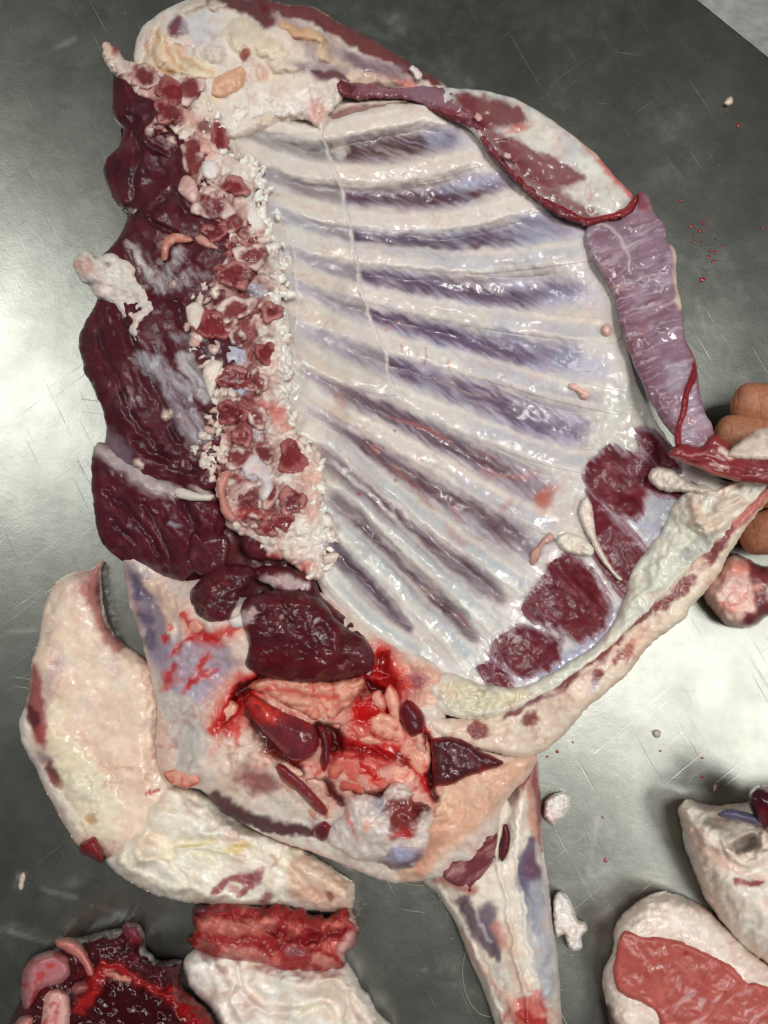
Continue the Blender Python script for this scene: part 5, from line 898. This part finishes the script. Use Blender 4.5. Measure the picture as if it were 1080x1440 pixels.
# ---- pink steak with a fat rim at bottom right
stk = thing('pink_steak', 'pink slab of meat with a thick white fat rim at bottom right', 'meat', 980, 1400)
OUT = [(863,1310),(868,1296),(880,1280),(907,1261),(933,1253),(960,1260),(993,1277),(1020,1302),(1047,1330),(1082,1358),(1130,1390),(1180,1440),(1180,1570),(880,1570),(858,1450),(850,1403),(846,1386),(850,1360),(862,1336)]
q = L(OUT, (228,212,200), rag=1.6, rsc=10, zb=0.0, H=58, r=34, wet=.8, seed=5); q.tint((222,168,156), 20, .1, .6, .6); q.rough(20, 4); q.rough(7, 2.2); q.P(q.stroke([(880,1310),(930,1275),(990,1300)], 10, .9, rag=5), (228,214,198), .6)
q.P(q.stroke([(855,1420),(862,1450),(880,1500)], 8, .6), (80,24,32), .9); q.build('fat_rim', stk, FAT)
q = L([(877,1309),(905,1316),(925,1317),(955,1322),(993,1338),(1030,1358),(1053,1380),(1084,1388),(1130,1420),(1150,1560),(960,1560),(925,1432),(902,1411),(884,1404),(868,1392),(862,1367),(868,1330)], (170,84,76), rag=1.5, rsc=10, zb=54.0, H=9, r=8, wet=.6, seed=6)
q.tint((184,100,88), 24, 0, .6, .7); q.tint((160,66,62), 14, .1, .6, .5, seed=3); q.tint((214,168,166), 7, .25, .7, .7, m=q.stroke([(885,1320),(900,1350),(905,1372)], 12, .8), seed=8); q.tint((208,160,160), 6, .1, .7, .7, m=q.poly([(960,1380),(1080,1400),(1080,1440),(940,1440)], 16), ang=-40, long=4); q.rough(22, 3); q.rough(4, .7)
q.P(q.blob(964,1342,4,3,0,.4,.4), (150,30,32), .8); q.P(q.blob(878,1384,2.5,2,0,.3), (60,14,14), .9); q.build('lean_meat', stk, step=1.8, skirt=16)
# ---- fatty joint piece at the right edge
jt = thing('fatty_joint', 'whitish fatty piece with a hollow bone end at the right edge', 'meat', 1060, 1240)
q = L([(954,1136),(966,1124),(985,1128),(1007,1133),(1030,1130),(1060,1128),(1100,1122),(1180,1130),(1180,1420),(1120,1390),(1080,1357),(1050,1337),(1017,1300),(990,1263),(978,1230),(962,1190),(957,1160)], (226,214,198), rag=1.8, rsc=14, zb=0.0, H=92, r=60, wet=.6, seed=5)
q.tint((222,184,166), 24, .1, .6, .6); q.tint((198,194,182), 20, 0, .6, .5, seed=4); q.rough(22, 5); q.rough(7, 1.8)
q.P(q.poly([(960,1140),(985,1165),(1010,1195),(1050,1225),(1090,1232),(1060,1238),(1010,1220),(980,1190)], 8, 5), (214,160,140), .5)
q.P(q.stroke([(1000,1150),(1020,1158),(1045,1170),(1075,1180)], [8,14,16,14], .6, rag=3), (150,130,122), .7, dz=-16); q.P(q.blob(1048,1188,16,11,-20,.4,.2), (120,104,98), .85, dz=-18)
q.dome(q.P(q.stroke([(1020,1180),(1032,1206),(1056,1212),(1076,1196),(1072,1176)], [5,7,8,8,6], .4, rag=1.5), (224,206,188), .9), 8); q.P(q.stroke([(1034,1238),(1052,1244),(1072,1240)], [3,6,3], .5, rag=2), (140,28,40), .9)
q.P(q.stroke([(958,1138),(975,1160),(1000,1185),(1030,1200)], 4, .7, rag=2), (228,212,194), .8, dz=5); q.build('fat_cover', jt, FAT)
q = L([(1008,1146),(1014,1138),(1030,1136),(1050,1142),(1068,1148),(1078,1156),(1066,1160),(1044,1156),(1024,1152)], (88,84,110), rag=.8, zb=84.0, H=16, r=8, wet=1, seed=2); q.rough(6, 1.5); q.build('vein', jt, step=1.5, skirt=20)
q = L([(1050,1126),(1056,1112),(1068,1104),(1090,1108),(1110,1130),(1100,1160),(1078,1170),(1062,1150)], (58,16,28), rag=1, zb=86.0, H=34, r=26, wet=1, seed=2); q.rough(8, 3); q.P(q.blob(1074,1108,10,4,20,.5,.4), (206,170,160), .8); q.P(q.blob(1074,1150,6,14,0,.6,.5), (120,20,30), .7); q.build('dark_gland', jt, step=1.6, skirt=30)
# ---- meat behind the hand
q = L([(988,836),(992,822),(1004,808),(1016,790),(1030,778),(1052,786),(1076,796),(1120,800),(1120,860),(1078,868),(1064,880),(1042,884),(1022,880),(1004,862),(992,846)], (216,180,168), rag=1.6, rsc=9, zb=0.0, H=52, r=24, wet=.75, seed=6)
q.tint((224,140,124), 16, 0, .5, .7); q.P(q.poly([(1050,790),(1080,798),(1084,824),(1060,826),(1052,808)], 4, 3), (112,26,34), .95); q.P(q.poly([(1058,836),(1078,828),(1090,860),(1066,878),(1044,876),(1048,862),(1062,856)], 4, 3), (104,26,36), .95); q.P(q.blob(1040,800,12,12,0,.6,.4), (226,130,112), .7); q.cells(20, 4, None, m=q.blob(1030,830,30,30)); q.rough(8, 2.4)
lone(q, 'trimmed_piece', 'pink and dark red trimmed piece lying below the hand', 'meat scrap', FAT)
# ---- white scraps of fat
def scrap(pl, c, label, name='fat_scrap', cat_='fat scrap', z=0.0, H=14, group='small scraps of fat', tint=(206,170,156), mat=None, r=7):
    q = L(pl, c, rag=1.1, rsc=6, zb=z, H=H, r=r, wet=.5, seed=int(pl[0][0]) % 97, pad=4); q.tint(tint, 8, .1, .6, .4); q.rough(9, H * .45); q.rough(5, H * .3); q.rough(3, 1.5)
    return lone(q, name, label, cat_, mat or FAT, step=1.2, group=group, inset=1.5, floor=z - 4 if np.isscalar(z) else 0.0, **({} if np.isscalar(z) else dict(skirt=4)))
scrap([(764,1150),(766,1128),(776,1118),(790,1114),(801,1118),(802,1134),(794,1150),(784,1156),(780,1162),(772,1158)], (230,224,218), 'rough white scrap of fat beside the foreleg knee, upper of two', H=22)
scrap([(777,1296),(778,1268),(784,1254),(795,1256),(804,1270),(812,1292),(824,1296),(827,1308),(818,1318),(819,1334),(806,1338),(797,1328),(794,1314),(782,1318)], (234,232,226), 'larger white scrap of fat against the lower foreleg', H=26)
CHZ = lambda d: (lambda X, Y: zc(X, Y) + d)
scrap([(782,764),(786,752),(796,748),(812,752),(826,760),(836,772),(832,782),(816,782),(796,778)], (226,216,198), 'oval curled white scrap of fat on the lower ribs', z=CHZ(4), H=14)
scrap([(814,720),(820,702),(826,698),(832,710),(836,732),(838,752),(848,776),(862,800),(876,815),(872,818),(856,802),(842,784),(832,764),(822,744)], (226,214,200), 'spindle-shaped white scrap of fat with a thin tail on the ribs', z=CHZ(5), H=11, r=6)
scrap([(911,668),(918,658),(934,656),(948,662),(964,676),(984,684),(998,688),(988,694),(962,692),(944,692),(926,688),(914,678)], (218,208,194), 'long white scrap of fat beside the red flank strip', z=CHZ(10), H=14)
scrap([(748,774),(756,768),(764,756),(774,748),(780,758),(772,764),(762,770),(758,786),(750,796),(744,790)], (196,150,138), 'small reddish scrap of tissue on the lower ribs', name='tissue_scrap', cat_='tissue scrap', z=CHZ(4), H=8, tint=(130,40,44), r=4, mat=FLESH)
scrap([(846,466),(848,457),(856,455),(861,462),(858,471),(850,472)], (226,180,168), 'tiny round pink fat crumb near the flank flap, topmost crumb by the sheet edge', z=CHZ(8), H=9, r=5, tint=(226,176,160))
scrap([(725,446),(729,440),(736,440),(738,446),(732,450)], (228,188,164), 'tiny flat orange-pink fat crumb on the fifth rib', z=CHZ(10), H=6, r=4, tint=(226,176,160))
scrap([(796,546),(798,539),(808,539),(816,545),(824,549),(830,556),(826,562),(817,561),(813,553),(804,550)], (226,178,164), 'double pink fat crumb shaped like a peanut on the rib ends', z=CHZ(8), H=9, r=5, tint=(226,176,160))
scrap([(575,96),(580,91),(587,96),(594,104),(592,112),(586,114),(582,106)], (226,216,208), 'white fat crumb on the red edge at the top', z=CHZ(26), H=7, r=4)
scrap([(665,164),(670,158),(678,162),(680,168),(672,171)], (206,150,146), 'pinkish fat crumb on the bend of the red strip', z=CHZ(28), H=7, r=4)
scrap([(707,220),(711,214),(718,216),(720,222),(714,225)], (214,186,180), 'pale round fat crumb on the lower part of the red strip', z=CHZ(28), H=8, r=4)
scrap([(1018,146),(1022,138),(1028,135),(1032,139),(1030,146),(1023,150)], (222,200,180), 'pale fat crumb alone on the dark steel at upper right', H=10, r=5)
scrap([(917,1030),(922,1026),(929,1028),(928,1036),(921,1038)], (176,160,150), 'greyish crumb on the bright steel right of the breastbone', H=5, r=4)
scrap([(26,1245),(28,1232),(34,1226),(36,1232),(32,1250),(28,1252)], (196,180,168), 'thin pale shred of fat at the far left edge', H=4, r=3)
scrap([(1002,1109),(1005,1103),(1010,1103),(1008,1111),(1004,1114)], (190,140,136), 'tiny pinkish shred on the bright steel above the hollow bone piece', H=4, r=3, tint=(190,120,116))
# ---- blood drops on the steel: one mesh, copied
bmx = bmesh.new(); bmesh.ops.create_uvsphere(bmx, u_segments=12, v_segments=8, radius=1.0)
bmesh.ops.delete(bmx, geom=[v for v in bmx.verts if v.co.z < -0.05], context='VERTS')
for v in bmx.verts: v.co.z *= 0.35; v.co.x *= 1 + 0.12 * math.sin(3 * math.atan2(v.co.y, v.co.x))
dme = bpy.data.meshes.new('blood_drop'); bmx.to_mesh(dme); bmx.free(); dme.polygons.foreach_set('use_smooth', [True] * len(dme.polygons))
dme.materials.append(plain('fresh_blood', (150,8,14), 0.12, coat=1.0))
proto = bpy.data.objects.new('blood_drop', dme)
for i, (x, y, r_) in enumerate([(988,393,4.2),(972,318,2.6),(984,324,2.2),(989,314,2.4),(977,340,2.2),(999,352,2.4),(1006,354,2.4),(996,361,2.6),(1003,368,2.6),(958,282,2.2),(1072,320,2.2),(976,332,1.6),(987,338,1.4),(1014,347,1.6),(1006,336,1.4),(980,289,1.5),(1028,358,1.4),(990,325,1.4),(995,308,1.4),(784,1057,2.2),(770,1064,1.8),(806,1044,1.4),(778,1043,1.4),(988,1092,2.6),(852,1210,2.4),(1038,176,3.0),(848,1150,1.6),(929,1056,1.4),(988,1066,1.5)]):
    o = proto if i == 0 else proto.copy()
    COL.objects.link(o); o.location = unproj(x, y, 1.0); o.rotation_euler = (0, 0, i * 1.7); o.scale = (r_ * K, r_ * K * (0.8 + 0.3 * ((i * 7) % 5) / 5), r_ * K)
    if i == 0: tag(o, 'largest blood drop on the dark steel right of the flank', 'blood drop', 'blood drops spattered on the steel')
    elif i == 25: tag(o, 'red blood drop next to the lone crumb at upper right', 'blood drop', 'blood drops spattered on the steel')
    elif i in (23, 24): tag(o, ['dried red speck on the bright steel above the hollow bone piece', 'dried red speck midway between the foreleg and the hollow bone'][i - 23], 'blood drop', 'blood drops spattered on the steel')
    elif i in (19, 20, 21, 22, 26, 27, 28): tag(o, 'tiny blood speck on the bright steel below the breastbone edge', 'blood drop', 'blood specks below the breastbone')
    else: tag(o, 'small round blood drop in the spatter right of the flank flap', 'blood drop', 'blood drops spattered on the steel')
# ---- a stray hair on the steel
def hair(pts, label, rad=0.42):
    Q = cat(np.array(pts, float), False, 4.0); P3 = unproj(Q[:, 0], Q[:, 1], np.full(len(Q), 1.6)); n = len(Q); V = []; F = []
    for i in range(n):
        t = P3[min(i + 1, n - 1)] - P3[max(i - 1, 0)]; t /= np.linalg.norm(t); s_ = np.array([-t[1], t[0], 0])
        for k in range(5): a = k * 2 * math.pi / 5; V.append(P3[i] + rad * K * (s_ * math.cos(a) + np.array([0, 0, 1]) * math.sin(a)))
    for i in range(n - 1):
        for k in range(5): F.append((i * 5 + k, i * 5 + (k + 1) % 5, (i + 1) * 5 + (k + 1) % 5, (i + 1) * 5 + k))
    o = link_mesh('hair', np.array(V), np.array(F), HAIR); tag(o, label, 'hair', 'stray hairs')
HAIR = plain('pale_hair', (176,160,140), 0.4)
hair([(655,1338),(650,1360),(653,1390),(662,1412),(676,1426),(690,1430)], 'thin pale curved hair on the steel left of the foreleg')
hair([(560,1236),(574,1243),(590,1245),(604,1242)], 'short pale hair curling out under the shoulder')
# ================================================================ THE HAND
def person():
    root = thing('person', 'brown-skinned hand gripping the flank flap at the right edge', 'person', 1150, 680)
    V = []; E = []; R = []
    def add(px, py, z, r_, prev=None):
        V.append(unproj(px, py, z) - np.array(root.location)); R.append(r_ * K); i = len(V) - 1
        if prev is not None: E.append((prev, i))
        return i
    wr = add(1420, 700, 90, 62); fo = add(1560, 720, 80, 66, wr); pm = add(1330, 690, 94, 60, wr); p2 = add(1250, 668, 96, 52, pm)
    for (y0, y1, xk, zk, r_) in [(586, 566, 1040, 92, 31), (632, 610, 1016, 82, 29), (684, 688, 1046, 74, 28), (730, 752, 1052, 64, 30)]:
        a = add(1170, y0, 102, r_ + 6, p2); b = add((1170 + xk) / 2, (y0 + y1) / 2, 100 if y0 < 660 else 88, r_ + 1, a); c = add(xk, y1, zk, r_ - 0.5, b)
        d = add(xk + 16, y1 + 3, zk - 36, r_ - 4, c); e = add(xk + 62, y1 + 6, zk - 44, r_ - 6, d)
    t1 = add(1240, 560, 110, 34, pm); t2 = add(1160, 540, 128, 30, t1); add(1092, 534, 130, 24, t2)
    me = bpy.data.meshes.new('hand'); me.from_pydata([tuple(v) for v in V], E, []); o = bpy.data.objects.new('hand', me); COL.objects.link(o); o.parent = root
    sk = o.modifiers.new('skin', 'SKIN'); sk.use_smooth_shade = True
    for i, r_ in enumerate(R): me.skin_vertices[0].data[i].radius = (r_, r_)
    me.skin_vertices[0].data[0].use_root = True
    su = o.modifiers.new('sub', 'SUBSURF'); su.levels = 3; su.render_levels = 3
    SKM = plain('brown_skin', (172,114,84), 0.48, sss=0.25, bump=(500, 0.25)); nt = SKM.node_tree; b = nt.nodes['Principled BSDF']; old = b.inputs['Normal'].links[0].from_socket
    tc = nd(nt, 'ShaderNodeTexCoord'); wv = nd(nt, 'ShaderNodeTexWave', bands_direction='X'); wv.inputs['Scale'].default_value = 55; wv.inputs['Distortion'].default_value = 5; wv.inputs['Detail'].default_value = 3; wv.inputs['Detail Scale'].default_value = 2
    nt.links.new(tc.outputs['Object'], wv.inputs['Vector']); rm = nd(nt, 'ShaderNodeMapRange'); rm.inputs['From Min'].default_value = 0.0; rm.inputs['From Max'].default_value = 0.22; nt.links.new(wv.outputs['Fac'], rm.inputs['Value'])
    bn = nd(nt, 'ShaderNodeBump'); bn.inputs['Strength'].default_value = 0.35; bn.inputs['Distance'].default_value = 0.0008; nt.links.new(rm.outputs['Result'], bn.inputs['Height']); nt.links.new(old, bn.inputs['Normal']); nt.links.new(bn.outputs['Normal'], b.inputs['Normal'])
    me.materials.append(SKM)
person()
